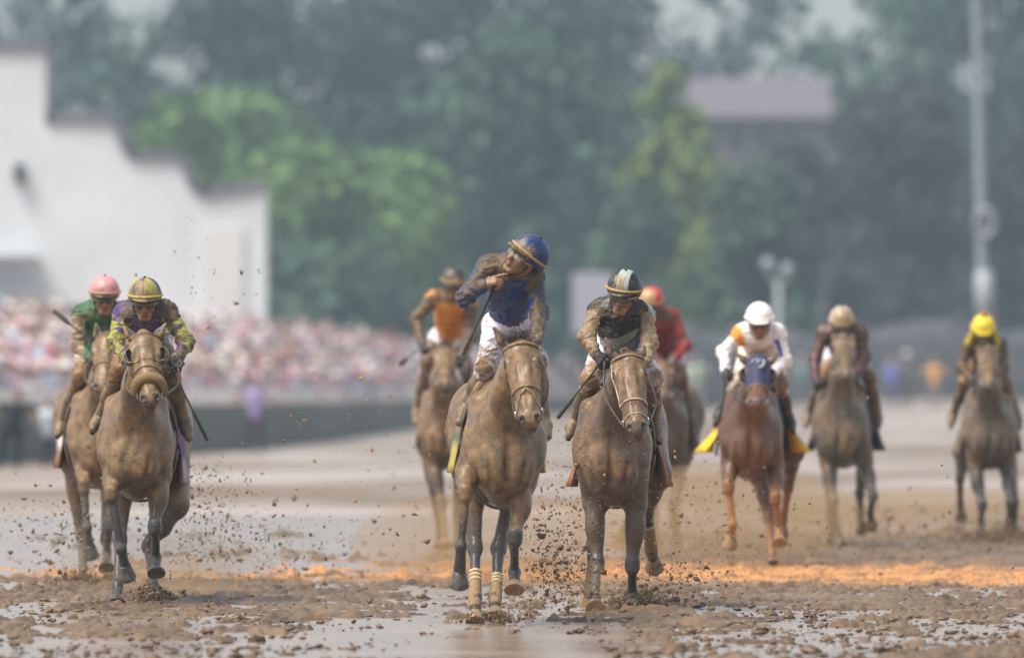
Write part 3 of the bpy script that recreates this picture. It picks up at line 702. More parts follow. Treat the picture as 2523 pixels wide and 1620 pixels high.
def horse(label, scale, cx, poll, muz, legs, hl=.57, h=.009, yaw=0, headroll=0, headyaw=0, cb=.70, ears=None, coat=(.055, .030, .016), shin=(.022, .019, .020),
          mudl=.62, mudf=.35, mat=None, group="racehorses galloping down the muddy track", hoofm=None, headcol=None, mouth=.0, poll_y=-1.12, neckw=1.0, seed=1, eyes=True,
          forelock=40, tail=(0, 1.15, .75), tailn=90, kneecol=None, wrapcol=None, width=1.0, hooves=(0, 0, 0, 0), legmud=.75, earback=False):
    R = Rig(scale, cx); root = empty("racehorse", R.root()); tag(root, label, "horse", group)
    mat = mat or M_COAT; width *= .82; zb = cb-.70; cyw, syw = math.cos(yaw), math.sin(yaw)
    def T(x, y, z): return A(x*width*cyw-y*syw, x*syw+y*cyw, z+zb)
    P = R(poll, poll_y); Mz = R(muz, poll_y-.3)
    for _ in range(4): Mz = R(muz, reach(P, Mz, hl, -1, .1))
    pr = []
    # trunk
    pr += [ell(T(0, .05, 1.105), (.275*width, .62, .385), .1), ell(T(0, -.5, 1.06), (.215*width, .30, .35), .1), ell(T(0, .5, 1.16), (.235*width, .40, .29), .1)]
    for s in (-1, 1):
        pr += [ell(T(.125*s, .78, 1.24), (.175, .34, .25), .08), ell(T(.155*s, -.52, 1.10), (.085, .20, .25), .06),
               ell(T(.090*s, -.72, .97), (.10, .10, .17), .05), cone(T(.17*s, -.45, 1.35), T(.195*s, -.62, 1.02), .075, .085, .05)]
    pr += [cone(T(0, -.42, 1.44), T(0, .1, 1.40), .075, .09, .10)]
    # neck
    nb = T(0, -.55, 1.20); mid = (nb*.5+P*.5)+A(0, .05, .03)
    nx = A(1., 0, 0); up = A(0, -.55, .83)
    ax = nrm(P-nb)
    pr += [cone(T(0, -.58, 1.12), mid+A(0, -.03, -.06), .165*neckw, .115*neckw, .10, n=nx, f=1.05), cone(T(0, -.45, 1.33), mid+A(0, .07, .07), .12, .085, .10, n=nx, f=1.15),
           cone(mid+A(0, -.02, -.03), P+A(0, .10, -.10), .118*neckw, .098*neckw, .07, n=nx, f=1.1), cone(mid+A(0, .06, .07), P+A(0, .07, .0), .085, .07, .06, n=nx, f=1.25)]
    # two neck strands that show as ridges on the windpipe side
    for s in (-1, 1): pr.append(cone(T(.08*s, -.70, 1.16), mid+A(.05*s, -.10, -.05), .035, .03, .08))
    # head
    d = nrm(Mz-P); rt = nrm(A(math.cos(headyaw)*math.cos(headroll), -math.sin(headyaw), math.sin(headroll))); rt = nrm(rt-(rt@d)*d); nf = np.cross(d, rt)
    B = np.array([rt, d, nf]); Lh = hl
    HW = 1.17
    H = lambda x, t, z: P+rt*x*HW+d*t*(Lh/.57)+nf*z*1.06
    hp = [ell(H(0, .06, -.005), (.092, .10, .085), .04, B), cone(H(0, .08, .015), H(0, .34, .02), .082, .050, .05, n=nf, f=1.12), cone(H(0, .30, .012), H(0, .50, .012), .050, .046, .05),
          cone(H(0, .15, -.09), H(0, .42, -.04), .05, .045, .06), ell(H(0, .525, -.005), (.060, .058, .052), .035, B),
          cone(H(-.032, .33, -.01), H(-.032, .50, -.015), .03, .026, .04), cone(H(.032, .33, -.01), H(.032, .50, -.015), .03, .026, .04),
          ell(H(0, .545, -.052-mouth*.5), (.036, .045, .028), .02, B), cone(H(0, .42, -.06-mouth*.3), H(0, .53, -.055-mouth*.6), .028, .028, .03)]
    for s in (-1, 1):
        hp += [cone(H(.052*s, .24, .025), H(.060*s, .36, -.01), .010, .007, .014), cone(H(.026*s, .20, .062), H(.018*s, .48, .044), .010, .009, .016), ell(H(.048*s, .20, -.075), (.038, .11, .09), .04, B), cone(H(.065*s, .13, .02), H(.05*s, .34, -.005), .030, .016, .03),
               ell(H(.074*s, .150, .030), (.026, .042, .030), .014, B), cone(H(.050*s, .118, .052), H(.082*s, .128, .040), .014, .012, .010), cone(H(.082*s, .190, .020), H(.060*s, .185, .040), .008, .008, .012), ell(H(.066*s, .085, .035), (.025, .035, .02), .03, B),
               ell(H(.038*s, .532, .024), (.027, .036, .024), .010, B), cone(H(.040*s, .28, .03), H(.022*s, .46, .034), .013, .012, .02)]
    ec = []
    for i, s in enumerate((-1, 1)):
        if ears: tip = R(ears[i], poll_y-.0)
        elif earback: tip = P+A(.075*s, .13, .045)
        else: tip = P+rt*.095*s-d*.15+nf*.05
        b0 = P+rt*.056*s+d*.010+nf*.0; tip = tip+(tip-b0)*.16; an = nrm(tip-b0); Le = np.linalg.norm(tip-b0)
        m1 = b0+an*Le*.42+rt*.010*s
        hp += [cone(b0, m1, .026, .036, .012, n=nf, f=1.25), cone(m1, tip, .035, .012, .008, n=nf, f=1.4)]
        ec.append(cone(b0+an*.045+nf*.028, b0+an*(Le*.80)+nf*.024, .016, .006, .010, c=(.05, .035, .025), sub=True))
    sub = ec[:]
    for s in (-1, 1):
        sub += [ell(H(.042*s, .550, .044), (.017, .026, .024), .006, B, c=(.010, .006, .005), sub=True), ell(H(.101*s, .155, .040), (.020, .024, .018), .008, B, c=(.035, .022, .014), sub=True)]
    sub += [cone(H(-.035, .58, -.034), H(.035, .58, -.034), .006, .006, .008, c=(.04, .02, .015), sub=True)]
    tl = lambda x, t: H(x*.001, t, 0)
    # legs
    kc = kneecol or shin; LG = []
    for i, s in enumerate((-1, 1)):
        spec = legs[('fl', 'fr')[i]]; sg = spec.get('s', (-1, 1, 1)); J = leg_px(R, spec['j'], spec.get('y', -.56), sg, (.37, .30, .20))
        e, k, f, t = J; LG.append(J); sh = T(.165*s, -.55, 1.12); fx = A(1., 0, 0)
        ce = e*.65+k*.35
        pr += [cone(sh, e+A(0, .02, .04), .105, .078, .08), cone(e, k, .068, .038, .04), ell(ce+A(.010*s, -.01, 0), (.054, .066, .10), .05),
               ell(k, (.046, .047, .056), .03, c=kc), ell(k+A(0, -.012, .03), (.040, .038, .03), .02, c=kc), ell(k+A(0, -.01, -.035), (.037, .036, .028), .02, c=kc),
               cone(k, f, .032, .027, .025, c=shin), cone(k+A(0, .022, 0), f+A(0, .02, 0), .016, .018, .02, c=shin), ell(f, (.037, .040, .040), .02, c=shin),
               cone(f, f+(t-f)*.58, .029, .037, .02, c=shin)]
    for i, s in enumerate((-1, 1)):
        spec = legs[('hl', 'hr')[i]]; sg = spec.get('s', (-1, -1)); J = leg_px(R, spec['j'], spec.get('y', .15), sg, (.38, .20))
        hk, f, t = J; LG.append(J); st = spec.get('st'); st = T(.19*s, .38, .93) if st is None else R(st, .35)
        pr += [cone(T(.13*s, .68, 1.15), st, .17, .115, .08), cone(st, hk, .085, .041, .05), ell(st*.65+hk*.35, (.060, .08, .12), .05), ell(hk, (.043, .055, .06), .03, c=kc), ell(hk+A(0, .035, .03), (.026, .03, .04), .02, c=kc),
               cone(hk, f, .036, .030, .025, c=shin), cone(hk+A(0, .022, 0), f+A(0, .02, 0), .018, .018, .02, c=shin), ell(f, (.037, .040, .040), .02, c=shin), cone(f, f+(t-f)*.58, .029, .037, .02, c=shin)]
    gp = snap(pr, [T(0, -.9, 1.16), T(0, -.9, .84)]+[T(x*s_, -.85, z) for s_ in (-1, 1) for x, z in ((.165, 1.00), (.115, .80))], 0.0)
    groove = [cone(gp[0], gp[1], .003, .012, .04, sub=True)]+[cone(gp[i_], gp[i_+1], .002, .010, .04, sub=True) for i_ in (2, 4)]
    allp = pr+hp+groove+sub
    V, F = surf(allp, h); Nn = vnormals(V, F)
    # broad muscle relief and veins
    rel = (fbm(V*A(9, 9, 7), seed, 2)-.5)*.012+(fbm(V*26, seed+5, 2)-.5)*.004
    V = V+Nn*rel[:, None]
    hc = headcol or coat
    C = blend_cols([q for q in allp if not q['sub']], V, coat, .022)
    if headcol is not None:
        wh = smooth01(-np.min([prim_d(q, V) for q in hp[:9]], 0), -.06, 0)[:, None]; C = C*(1-wh)+np.array(hc)*wh
    for q in sub:  # nostrils, ears, eye surrounds and mouth darkened in colour as painted shade
        if q['c'] is not None: k_ = np.exp(-np.abs(prim_d(q, V))/.006)[:, None]; C = C*(1-k_)+np.array(q['c'])*k_
    mud = mudl+mudf*(-Nn[:, 1])*.5+.38*Nn[:, 2]+(fbm(V*4, seed+9, 3)-.5)*1.1  # mud cover, plus painted shading: tops lighter, undersides left dark
    low = smooth01(.80-V[:, 2], 0, .28); mud -= low*legmud
    for q in sub:
        if q['c'] is not None: mud -= 1.5*np.exp(-np.abs(prim_d(q, V))/.007)
    body = mk("horse_body", V, F, mat, root, C, mud)
    # hooves
    for i, J in enumerate(LG):
        f, t = J[-2], J[-1]; bk = A(0, -1., .0)
        if t[2] > .13 and abs((t-f)[1]) > .03 and (t-f)[1] > 0: bk = A(0, -.7, -.7)
        Vh, Fh = hoof_mesh(f, t, bk); mk("hoof", Vh, Fh, M_HOOFT if hooves[i] else (hoofm or M_HOOF), root)
    if eyes:
        for s in (-1, 1):
            bm = MB(); u = []
            V2, F2 = surf([ell(H(.0815*s, .163, .030), (.0185, .0185, .0185), .01)], .005); mk("eye", V2, F2, M_EYE, root)
    if forelock:
        tuft("forelock", root, lambda r: (H(r.uniform(-.05, .05), r.uniform(-.03, .03), r.uniform(.02, .06)), -d*.6+nf*.5+rt*r.uniform(-.6, .6)), forelock, .09, M_HAIR, .25, .5, seed=seed)
    def mane(r):
        t = r.random(); p = T(0, -.35, 1.45)*(1-t)+(P+A(0, .10, .06))*t
        return p+A(r.uniform(-.02, .02), .04, .03), A(r.choice((-.6, .8)), .4, .8)
    tuft("mane", root, mane, 130, .12, M_HAIR, .35, .35, seed=seed+3)
    tx, ty, tz = tail
    t0 = T(0, 1.08, 1.30)
    def tl_(r): return t0+A(r.uniform(-.03, .03), r.uniform(0, .04), r.uniform(-.04, .02)), A(tx, .8, .15)
    tuft("tail", root, tl_, tailn, tz, M_HAIRT if tailn < 95 else M_HAIR, .55, .22, r=.0035, seed=seed+7)
    return dict(root=root, R=R, T=T, P=P, M=Mz, H=H, rt=rt, d=d, nf=nf, LG=LG, h=h, prims=pr+hp, hprims=hp[:])

# ---- tack
def hring(hz, t, rx, zf, zb_, r, mat, name, a0=-200, a1=20, sub=3, offs=0, drop=0):
    """a strap over the head at distance t from the poll, from cheek over the nose to cheek"""
    pts = []
    for k in range(17):
        a = math.radians(a0+(a1-a0)*k/16); x = math.cos(a)*rx; z = -math.sin(a)
        zz = z*zf if z > 0 else z*zb_
        pts.append(hz['H'](x, t+drop*(1-max(z, 0)), zz+offs))
    pts = snap(hz['hprims'], pts, r*.45); V, F = tube(pts, r, seg=6, sub=sub); return mk(name, V, F, mat, hz['root'])
def strap(hz, pts, r, mat, name, sub=4, flat=None):
    V, F = tube(pts, r, seg=6, sub=sub, flat=flat); return mk(name, V, F, mat, hz['root'])
def hstrap(hz, pts, r, mat, name):
    P = np.array(pts); n = len(P); t = np.linspace(0, n-1, (n-1)*5+1); i = np.minimum(t.astype(int), n-2); f = (t-i)[:, None]
    Q = snap(hz['hprims'], P[i]*(1-f)+P[i+1]*f, r*.45); V, F = tube(Q, r, seg=6, sub=2); return mk(name, V, F, mat, hz['root'])
def bridle(hz, m_brow=None, m_nose=None, nose_t=.34, hands=None, fig8=False, brow=True, brow_r=.008, second=None):
    H = hz['H']; m_brow = m_brow or M_BRIDLE; m_nose = m_nose or M_BRIDLE
    if brow: hring(hz, .05, .098, .098, .03, brow_r, m_brow, "browband", -185, 5)
    hring(hz, nose_t, .072, .060, .09, .0075, m_nose, "noseband", -215, 35)
    if second: hring(hz, second, .062, .056, .06, .006, m_nose, "lower_noseband", -215, 35)
    for s in (-1, 1):
        hstrap(hz, [H(.098*s, .05, .02), H(.104*s, .16, -.035), H(.082*s, .32, -.03), H(.066*s, .46, -.03)], .0065, m_brow, "cheekpiece")
        V, F = tube([H(.07*s, .46+.02*math.cos(a), -.03+.02*math.sin(a)) for a in np.linspace(0, 2*math.pi, 9)[:-1]], .0045, seg=6, closed=True); mk("bit_ring", V, F, M_METAL, hz['root'])
        if fig8:
            hstrap(hz, [H(0, nose_t+.01, .056), H(.04*s, nose_t+.07, .045), H(.066*s, nose_t+.14, -.02)], .006, m_nose, "crossed_noseband_strap")
        if hands is not None:
            h0 = H(.075*s, .47, -.035); h1 = hands[0 if s < 0 else 1]
            md = (h0+h1)*.5+A(.05*s, .0, -.03); strap(hz, [h0, md, h1], .007, M_LEATHD, "rein", sub=6)
def saddle_gear(hz, cloth, bottom=.86, flare=.05, feet=None, cloth_name="saddle_cloth", xw=.30, y0=-.02, y1=.42, hem=None, col_fn=None, girth=True):
    """saddle cloth draped over the back, saddle, girth and stirrups"""
    T = hz['T']; root = hz['root']; nu, nv = 28, 8; V = []; F = []; C = []
    for sidek, off in ((0, .012), (1, .0)):
        for i in range(nu+1):
            u = i/nu*2-1
            for j in range(nv+1):
                y = y0+(y1-y0)*j/nv; a = abs(u); z0 = 1.50-(.02 if y < .2 else .0)
                if a < .35:
                    an = a/.35*math.radians(75); x = math.sin(an)*(xw-.06); z = z0-.13*(1-math.cos(an))
                else:
                    q = (a-.35)/.65; x = (xw-.06)*.966+math.sin(min(q*1.6, 1.57))*.055+flare*q*q*(1+.5*math.sin(j*2.1+u*3)); z = z0-.1-(z0-.1-bottom)*q
                x += .008*math.sin(j*1.9+a*9)
                V.append(T(math.copysign(x+off*(1 if a > .3 else .2), u) if u else 0, y, z+off*.5)); q = max(0, (a-.35)/.65)
                C.append(col_fn(u, j/nv, q) if col_fn else cloth)
    n1 = (nu+1)*(nv+1)
    for sidek in (0, 1):
        for i in range(nu):
            for j in range(nv):
                a = sidek*n1+i*(nv+1)+j; f = (a, a+1, a+nv+2, a+nv+1); F.append(f if sidek == 0 else f[::-1])
    for i in range(nu):
        for jj in (0, nv):
            a = i*(nv+1)+jj; f = (a, a+nv+1, a+nv+1+n1, a+n1); F.append(f[::-1] if jj else f)
    for j in range(nv):
        for ii in (0, nu):
            a = ii*(nv+1)+j; f = (a, a+1, a+1+n1, a+n1); F.append(f if ii else f[::-1])
    Vn = np.array(V); mk(cloth_name, Vn, F, M_CLOTHM, root, np.array(C), np.full(len(Vn), .25))
    # saddle
    V, F = surf([cone(T(0, -.02, 1.53), T(0, .34, 1.56), .07, .10, .04, n=(0, 0, 1), f=2.2), cone(T(-.20, .02, 1.40), T(-.08, .12, 1.53), .03, .04, .05), cone(T(.20, .02, 1.40), T(.08, .12, 1.53), .03, .04, .05), ell(T(0, -.04, 1.56), (.05, .03, .03), .04)], .012)
    mk("saddle", V, F, M_LEATHER, root)
    # padded front roll seen beside the neck
    for s in (-1, 1):
        strap(hz, [T(.04*s, -.10, 1.52), T(.14*s, -.11, 1.47), T(.23*s, -.10, 1.34), T(.275*s, -.06, 1.18)], [.02, .028, .026, .018], M_LEATHER, "saddle_flap", flat=A(0, 1., 0))
    if girth:
        pts = [T(.30*math.sin(a)*1.0, -.12, 1.105-.40*math.cos(a)) for a in np.linspace(-2.2, 2.2, 15)]
        V, F = tube(pts, .03, seg=6, sub=2, flat=A(0, 0, 1.)); mk("girth", V, F, M_LEATHD, root)
    if feet:
        for f in feet:
            s = 1 if f[0] > 0 else -1
            V, F = tube([f+A(0, 0, .10), f+A(-.045, 0, .04), f+A(-.05, 0, -.035), f+A(.05, 0, -.035), f+A(.045, 0, .04)], .006, seg=6, closed=True); mk("stirrup_iron", V, F, M_METAL, root)
            strap(hz, [T(.24*s, .06, 1.42), f*.45+T(.27*s, .06, 1.3)*.55, f+A(-.01*s, 0, .10)], .011, M_LEATHD, "stirrup_leather", flat=A(0, 1., 0))
def wrap(hz, i, a=0.15, b=1.0, r=.042, stripes=0, mat=None):
    """bandage round the cannon bone of leg i"""
    J = hz['LG'][i]; k, f = J[-3], J[-2]; t = J[-1]
    p0 = k+(f-k)*a; p1 = k+(f-k)*b; p2 = f+(t-f)*.35
    V, F = tube([p0, (p0+p1)/2, p1, p2], [r*.9, r*.95, r*1.08, r*.9], seg=14, sub=5); o = mk("leg_bandage", V, F, mat or M_WRAP, hz['root'])
    for s in range(stripes):
        q = .06+s*.14; c = p0+(p1-p0)*q; d = nrm(p1-p0)
        V, F = tube([c-d*.007, c+d*.007], r*1.0, seg=14, sub=1); mk("bandage_stripe", V, F, M_TAPE, o)

# ------------------------------------------------------------------ jockeys
M_CLOTHM = mat_muddy("muddy_cloth", rough=.65, bump=.25, scale=75, gloss_mud=.55, bd=.004)
M_SILK = mat_muddy("muddy_silks", fineamp=1.1, lo=.28, hi=.74, rough=.42, bump=.30, scale=90, gloss_mud=.6, bd=.004, mudcol=(.105, .066, .028))
M_BREECH = mat_muddy("muddy_breeches", fineamp=1.0, rough=.5, bump=.25, scale=45, gloss_mud=.45, bd=.006, mudcol=(.21, .115, .045))
M_SKIN = mat_muddy("muddy_skin", rough=.45, bump=.15, scale=120, gloss_mud=.5, bd=.002, mudcol=(.26, .165, .09))
M_BOOT = mat_muddy("muddy_boots", rough=.3, bump=.3, scale=50, gloss_mud=.38, bd=.006, mudcol=(.19, .13, .07))
M_HELM = mat_muddy("muddy_helmet_cover", rough=.38, bump=.12, scale=60, gloss_mud=.6, bd=.003, mudcol=(.24, .17, .085))
M_GLOVE = mat_plain("black_glove", (.016, .016, .018), .5, col2=(.05, .045, .04), scale=60, bump=.5)
M_STRAP = mat_plain("muddy_goggle_strap", (.50, .33, .15), .6, col2=(.30, .18, .08), scale=90, bump=.4)
M_STRAPW = mat_plain("pale_goggle_strap", (.75, .70, .62), .6, col2=(.5, .38, .22), scale=50, bump=.4)
M_LENS = mat_plain("mud_smeared_goggle_lens", (.16, .11, .07), .12, col2=(.05, .04, .035), scale=38)
M_LENSC = mat_plain("clear_smeared_goggle_lens", (.42, .36, .30), .08, col2=(.16, .11, .07), scale=38)
M_RUB = mat_plain("black_rubber", (.02, .02, .02), .4, nz=.3, scale=30)
M_CROP = mat_plain("crop_shaft", (.035, .033, .032), .35, col2=(.07, .06, .05), scale=40, bump=.3)
M_CROPR = mat_plain("red_crop_shaft", (.20, .03, .03), .35)
SKIN = (.30, .14, .08)

def hand_prims(w, dv, pn, curls, side=1, sc=1.0, thumb=.6, c=None):
    """palm + four jointed fingers + thumb; dv points to the knuckles, pn out of the palm"""
    dv = nrm(dv); pn = nrm(pn-(pn@dv)*dv); lat = np.cross(dv, pn)*side; o = []
    kn = w+dv*.085*sc
    o += [cone(w, w+dv*.03*sc, .024*sc, .026*sc, .015, n=pn, f=1.2, c=c), cone(w+dv*.03*sc-lat*.015*sc, kn-lat*.024*sc, .019*sc, .014*sc, .018, c=c), cone(w+dv*.03*sc+lat*.012*sc, kn+lat*.026*sc, .019*sc, .014*sc, .018, c=c),
          cone(w+dv*.04*sc, kn, .02*sc, .014*sc, .018, c=c)]
    ln = [(.040, .025, .021), (.044, .028, .022), (.041, .026, .021), (.032, .02, .019)]
    for i in range(4):
        p = kn+lat*(.030-.020*i)*sc-dv*(.0 if i in (1, 2) else .005)*sc; d = dv; cu = curls[i] if np.ndim(curls) else curls
        for k in range(3):
            a = cu*(.9 if k == 0 else 1.1); d = nrm(d*math.cos(a)+_rot(d, pn, dv, a)); q = p+d*ln[i][k]*sc
            o.append(cone(p, q, (.0098-.0009*k)*sc, (.0090-.0009*k)*sc, .004, c=c)); p = q
    t0 = w+dv*.028*sc+lat*.026*sc; d = nrm(lat*.75+dv*.55+pn*.35); t1 = t0+d*.038*sc; d2 = nrm(lat*(.3-.5*thumb)+dv*.8+pn*thumb); t2 = t1+d2*.032*sc; t3 = t2+nrm(d2-lat*.5*thumb)*.024*sc
    o += [cone(t0-lat*.012*sc, t1, .017*sc, .0125*sc, .012, c=c), cone(t1, t2, .012*sc, .0105*sc, .004, c=c), cone(t2, t3, .0105*sc, .0085*sc, .004, c=c)]
    return o
def _rot(d, pn, dv, a):
    ax = np.cross(dv, pn); return np.cross(ax, d)*math.sin(a)

def folds(V, Nn, amp, seed, sc=(16, 16, 30)):
    P = V*A(*sc)+fbm(V*9, seed+1, 2)[:, None]*2.2
    r = 1-np.abs(2*vnoise(P, seed)-1); r2 = 1-np.abs(2*vnoise(P*2.1+5, seed+3)-1)
    return V+Nn*((r**2*1.0+r2**2*.45-.55)*amp)[:, None]

def helmet_colors(kind, cols):
    """colour of the cap cover from the direction on the dome (x right of wearer, y forward, z up)"""
    def f(Q):
        C = np.tile(np.array(cols[0], float), (len(Q), 1)); az = np.arctan2(Q[:, 0], Q[:, 1])
        if kind == 'quarters':
            k = np.floor((az+math.pi)/(math.pi/3)).astype(int) % 2; C[k == 1] = cols[1]
        elif kind == 'sash':
            m = np.abs(Q[:, 0]+.010-.10*(Q[:, 2]-.05)*1.0) < .038; C[m] = cols[1]
        elif kind == 'patch':
            m = (Q[:, 1] > .02) & (np.abs(Q[:, 0]) < .075); C[m] = cols[1]
        return C
    return f

def jockey(label, R, root_loc, J, look, up, helmet, shirt, breech, sleeve=None, hands=None, glove=(True, True), goggles=True, strap_m=None, lens=None, mud_s=.45, mud_b=.35, mud_h=.35,
           h=.007, seed=1, skinmud=.35, button=True, paint=None, hip=.088, boots=(.03, .025, .02), thigh=.078, fine=True, lens_up=False, group="jockeys riding in the race", peak=(.03, .02, .02), thigh_mark=False, mud_boot=.75, chest=.125, band=True):
    root = empty("person", root_loc); tag(root, label, "jockey", group)
    g = {k: R((v[0], v[1]), v[2]) for k, v in J.items()}
    hd = g['head']; B = basis(look, up); lc = lambda x, y, z: hd+B.T@A(x, y, z)
    shm = (g['shl']+g['shr'])/2; hpm = (g['hipl']+g['hipr'])/2; tv = hpm-shm; back = nrm(np.cross(g['shr']-g['shl'], tv))  # points forward or back
    if back[1] > 0: back = -back
    front = back
    HL = dict(skull=lc(0, -.01, .03))
    sk = [ell(lc(0, -.012, .03), (.074, .092, .085), .03, B), ell(lc(0, .03, -.05), (.054, .058, .062), .03, B), cone(lc(-.02, .065, -.093), lc(.02, .065, -.093), .022, .022, .02),
          cone(lc(0, .088, .012), lc(0, .116, -.028), .010, .014, .014), cone(lc(-.040, .062, -.018), lc(.040, .062, -.018), .028, .028, .02), ell(lc(0, .08, .03), (.06, .02, .014), .02, B),
          ell(lc(0, .092, -.058), (.024, .012, .007), .008, B, c=(.24, .09, .06)), ell(lc(0, .090, -.070), (.020, .012, .007), .008, B, c=(.24, .09, .06))]
    for s in (-1, 1): sk += [ell(lc(.077*s, -.005, -.01), (.010, .022, .032), .008, B), ell(lc(.013*s, .103, -.032), (.009, .010, .008), .008, B)]
    subs = [ell(lc(.032*s, .092, .008), (.017, .012, .011), .012, B, c=(.10, .05, .035), sub=True) for s in (-1, 1)]  # eye sockets and mouth line have shade painted in as darker skin
    subs += [cone(lc(-.02, .108, -.064), lc(.02, .108, -.064), .004, .004, .004, c=(.08, .03, .025), sub=True)]
    nk = [cone(lc(0, -.02, -.05), shm+nrm(hd-shm)*.02, .052, .062, .04)]
    inner = [cone(g['shl']*.8+shm*.2, g['shr']*.8+shm*.2, .065, .065, .05), cone(shm, hpm, .10, .09, .05), cone(g['hipl'], g['hipr'], .08, .08, .04)]
    for a, b, c, r in (('shl', 'ell', 'wrl', 1), ('shr', 'elr', 'wrr', 1)): inner += [cone(g[a], g[b], .046, .036, .02), cone(g[b], g[c], .036, .024, .02)]
    for a, b, c, d in (('hipl', 'knl', 'anl', 'tol'), ('hipr', 'knr', 'anr', 'tor')): inner += [cone(g[a], g[b], .066, .046, .03), cone(g[b], g[c], .042, .03, .02), cone(g[c], g[d], .026, .022, .02)]
    hp = []
    for i, k in enumerate(('l', 'r')):
        hv = hands[i] if hands and hands[i] else {}
        dv = A(*hv.get('d', (0, -.5, -.6))) if 'd' in hv else nrm(g['wr'+k]-g['el'+k])*.6+A(0, -.3, -.3)
        pn = A(*hv.get('pn', (1 if k == 'l' else -1, .1, -.4))); cu = hv.get('curl', 1.25)
        hq = hand_prims(g['wr'+k], dv, pn, cu, side=hv.get('side', 1 if k == 'l' else -1), thumb=hv.get('thumb', .6)); hp.append(hq)
    body = sk+nk+inner+hp[0]+hp[1]+subs
    V, F = surf(body, min(h, .006) if fine else h); Nn = vnormals(V, F)
    C = blend_cols([q for q in body if not (q['sub'] and q['c'] is None)], V, SKIN, .008)
    Q = (V-hd)@B.T
    mk("person_body", V, F, M_SKIN, root, C, skinmud+(fbm(V*14, seed, 2)-.5)*.6+smooth01(Q[:, 2], -.06, .03)*.12-sum(1.2*np.exp(-np.abs(prim_d(q, V))/.006) for q in subs))
    # gloves
    for i, k in enumerate(('l', 'r')):
        if glove[i]:
            gp = [dict(q) for q in hp[i]]
            for q in gp: q['ra'] += .0025; q['rb'] += .0025
            gp.append(cone(g['wr'+k]-nrm(g['wr'+k]-g['el'+k])*.03, g['wr'+k]+nrm(g['wr'+k]-g['el'+k])*.01, .031, .029, .015))
            V, F = surf(gp, .0045 if fine else .006); mk("glove", V, F, M_GLOVE, root)
    # shirt (silks)
    el = []; sr = .050
    tq = lambda t: shm*(1-t)+hpm*t
    sp = [cone(g['shl']*.86+shm*.14, g['shr']*.86+shm*.14, .080, .080, .06), ell(tq(.22)+front*.02, (1, 1, 1), .02) if False else cone(tq(.05), tq(.5), chest+.015, chest, .06, n=front, f=1.12), cone(tq(.5), tq(.93), chest, chest-.008, .06, n=front, f=1.12),
          cone(g['shl'], g['ell'], sr+.008, sr-.002, .045), cone(g['shr'], g['elr'], sr+.008, sr-.002, .045), ell(g['ell'], .054, .03), ell(g['elr'], .054, .03),
          cone(g['ell'], g['wrl'], sr-.006, .037, .03), cone(g['elr'], g['wrr'], sr-.006, .037, .03),
          cone(lc(0, -.03, -.06)*.35+shm*.65, shm, .062, .09, .05)]
    V, F = surf(sp, h); Nn = vnormals(V, F); V = folds(V, Nn, .0125, seed); Nn = vnormals(V, F)
    if paint: C = paint(V, g, shm, hpm, front)
    else: C = np.tile(np.array(shirt, float), (len(V), 1))
    mud = mud_s+.55*(-Nn[:, 1]-.45)+(fbm(V*6, seed+2, 3)-.5)*.9-.45*smooth01(-Nn[:, 2], .1, .5)
    mk("shirt", V, F, M_SILK, root, C, mud)
    # breeches
    bp_ = [cone(g['hipl'], g['hipr'], hip, hip, .05), cone(tq(.86), hpm, .105, .11, .05, n=front, f=1.1)]
    for a, b, c in (('hipl', 'knl', 'anl'), ('hipr', 'knr', 'anr')):
        bp_ += [cone(g[a], g[b], thigh+.01, thigh-.018, .04), cone(g[b], g[b]*.78+g[c]*.22, thigh-.020, .052, .03), ell(g[b], thigh-.016, .02)]
    V, F = surf(bp_, h); Nn = vnormals(V, F); V = folds(V, Nn, .009, seed+11); Nn = vnormals(V, F)
    kz = np.minimum(np.linalg.norm(V-g['knl'], axis=1), np.linalg.norm(V-g['knr'], axis=1))
    mud = mud_b+.5*(1-smooth01(kz, .06, .26))+.25*(-Nn[:, 1]-.6)+(fbm(V*7, seed+4, 3)-.5)*.8
    br = mk("breeches", V, F, M_BREECH, root, np.tile(np.array(breech, float), (len(V), 1)), mud)
    # boots
    for k in 'lr':
        kn, an, to = g['kn'+k], g['an'+k], g['to'+k]; s = nrm(an-kn); t = nrm(to-an)
        a0 = kn+(an-kn)*.20; heel = an+s*.045-t*.02; tp = to
        b = [cone(a0, kn*.45+an*.55, .050, .051, .02), cone(kn*.45+an*.55, an, .048, .037, .03), cone(an, heel, .036, .034, .03), cone(heel, tp*.5+heel*.5+A(0, 0, .008), .036, .038, .03), cone(tp*.5+heel*.5+A(0, 0, .004), tp, .039, .027, .03)]
        V, F = surf(b, h); Nn = vnormals(V, F); V = V+Nn*(((1-np.abs(2*vnoise(V*A(8, 8, 46), seed)-1))**2)*.005*np.exp(-(np.linalg.norm(V-an, axis=1)/.09)**2))[:, None]
        bt = mk("boot", V, F, M_BOOT, root, np.tile(np.array(boots, float), (len(V), 1)), mud_boot+(fbm(V*6, seed+6, 3)-.5)*.7)
        V, F = surf([cone(heel+s*.02, tp+s*.012, .028, .022, .01, n=s, f=2.0)], .008); mk("boot_sole", V, F, M_RUB, bt)
    # helmet with cap cover, peak, goggle band, lenses, button
    hc, hcols = helmet
    hp_ = [ell(lc(0, -.012, .058), (.110, .132, .112), .02, B), ell(lc(0, -.035, .035), (.110, .112, .095), .02, B)]
    cutp = ell(lc(0, .09, -.27), (.30, .30, .31), .012, B, sub=True)
    V, F = surf(hp_+[cutp, ell(lc(0, .0, -.02), (.088, .103, .085), .008, B, sub=True)], .0055 if fine else .008)
    Qh = (V-lc(0, -.012, .058))@B.T; Nn = vnormals(V, F); C = helmet_colors(hc, hcols)(Qh)
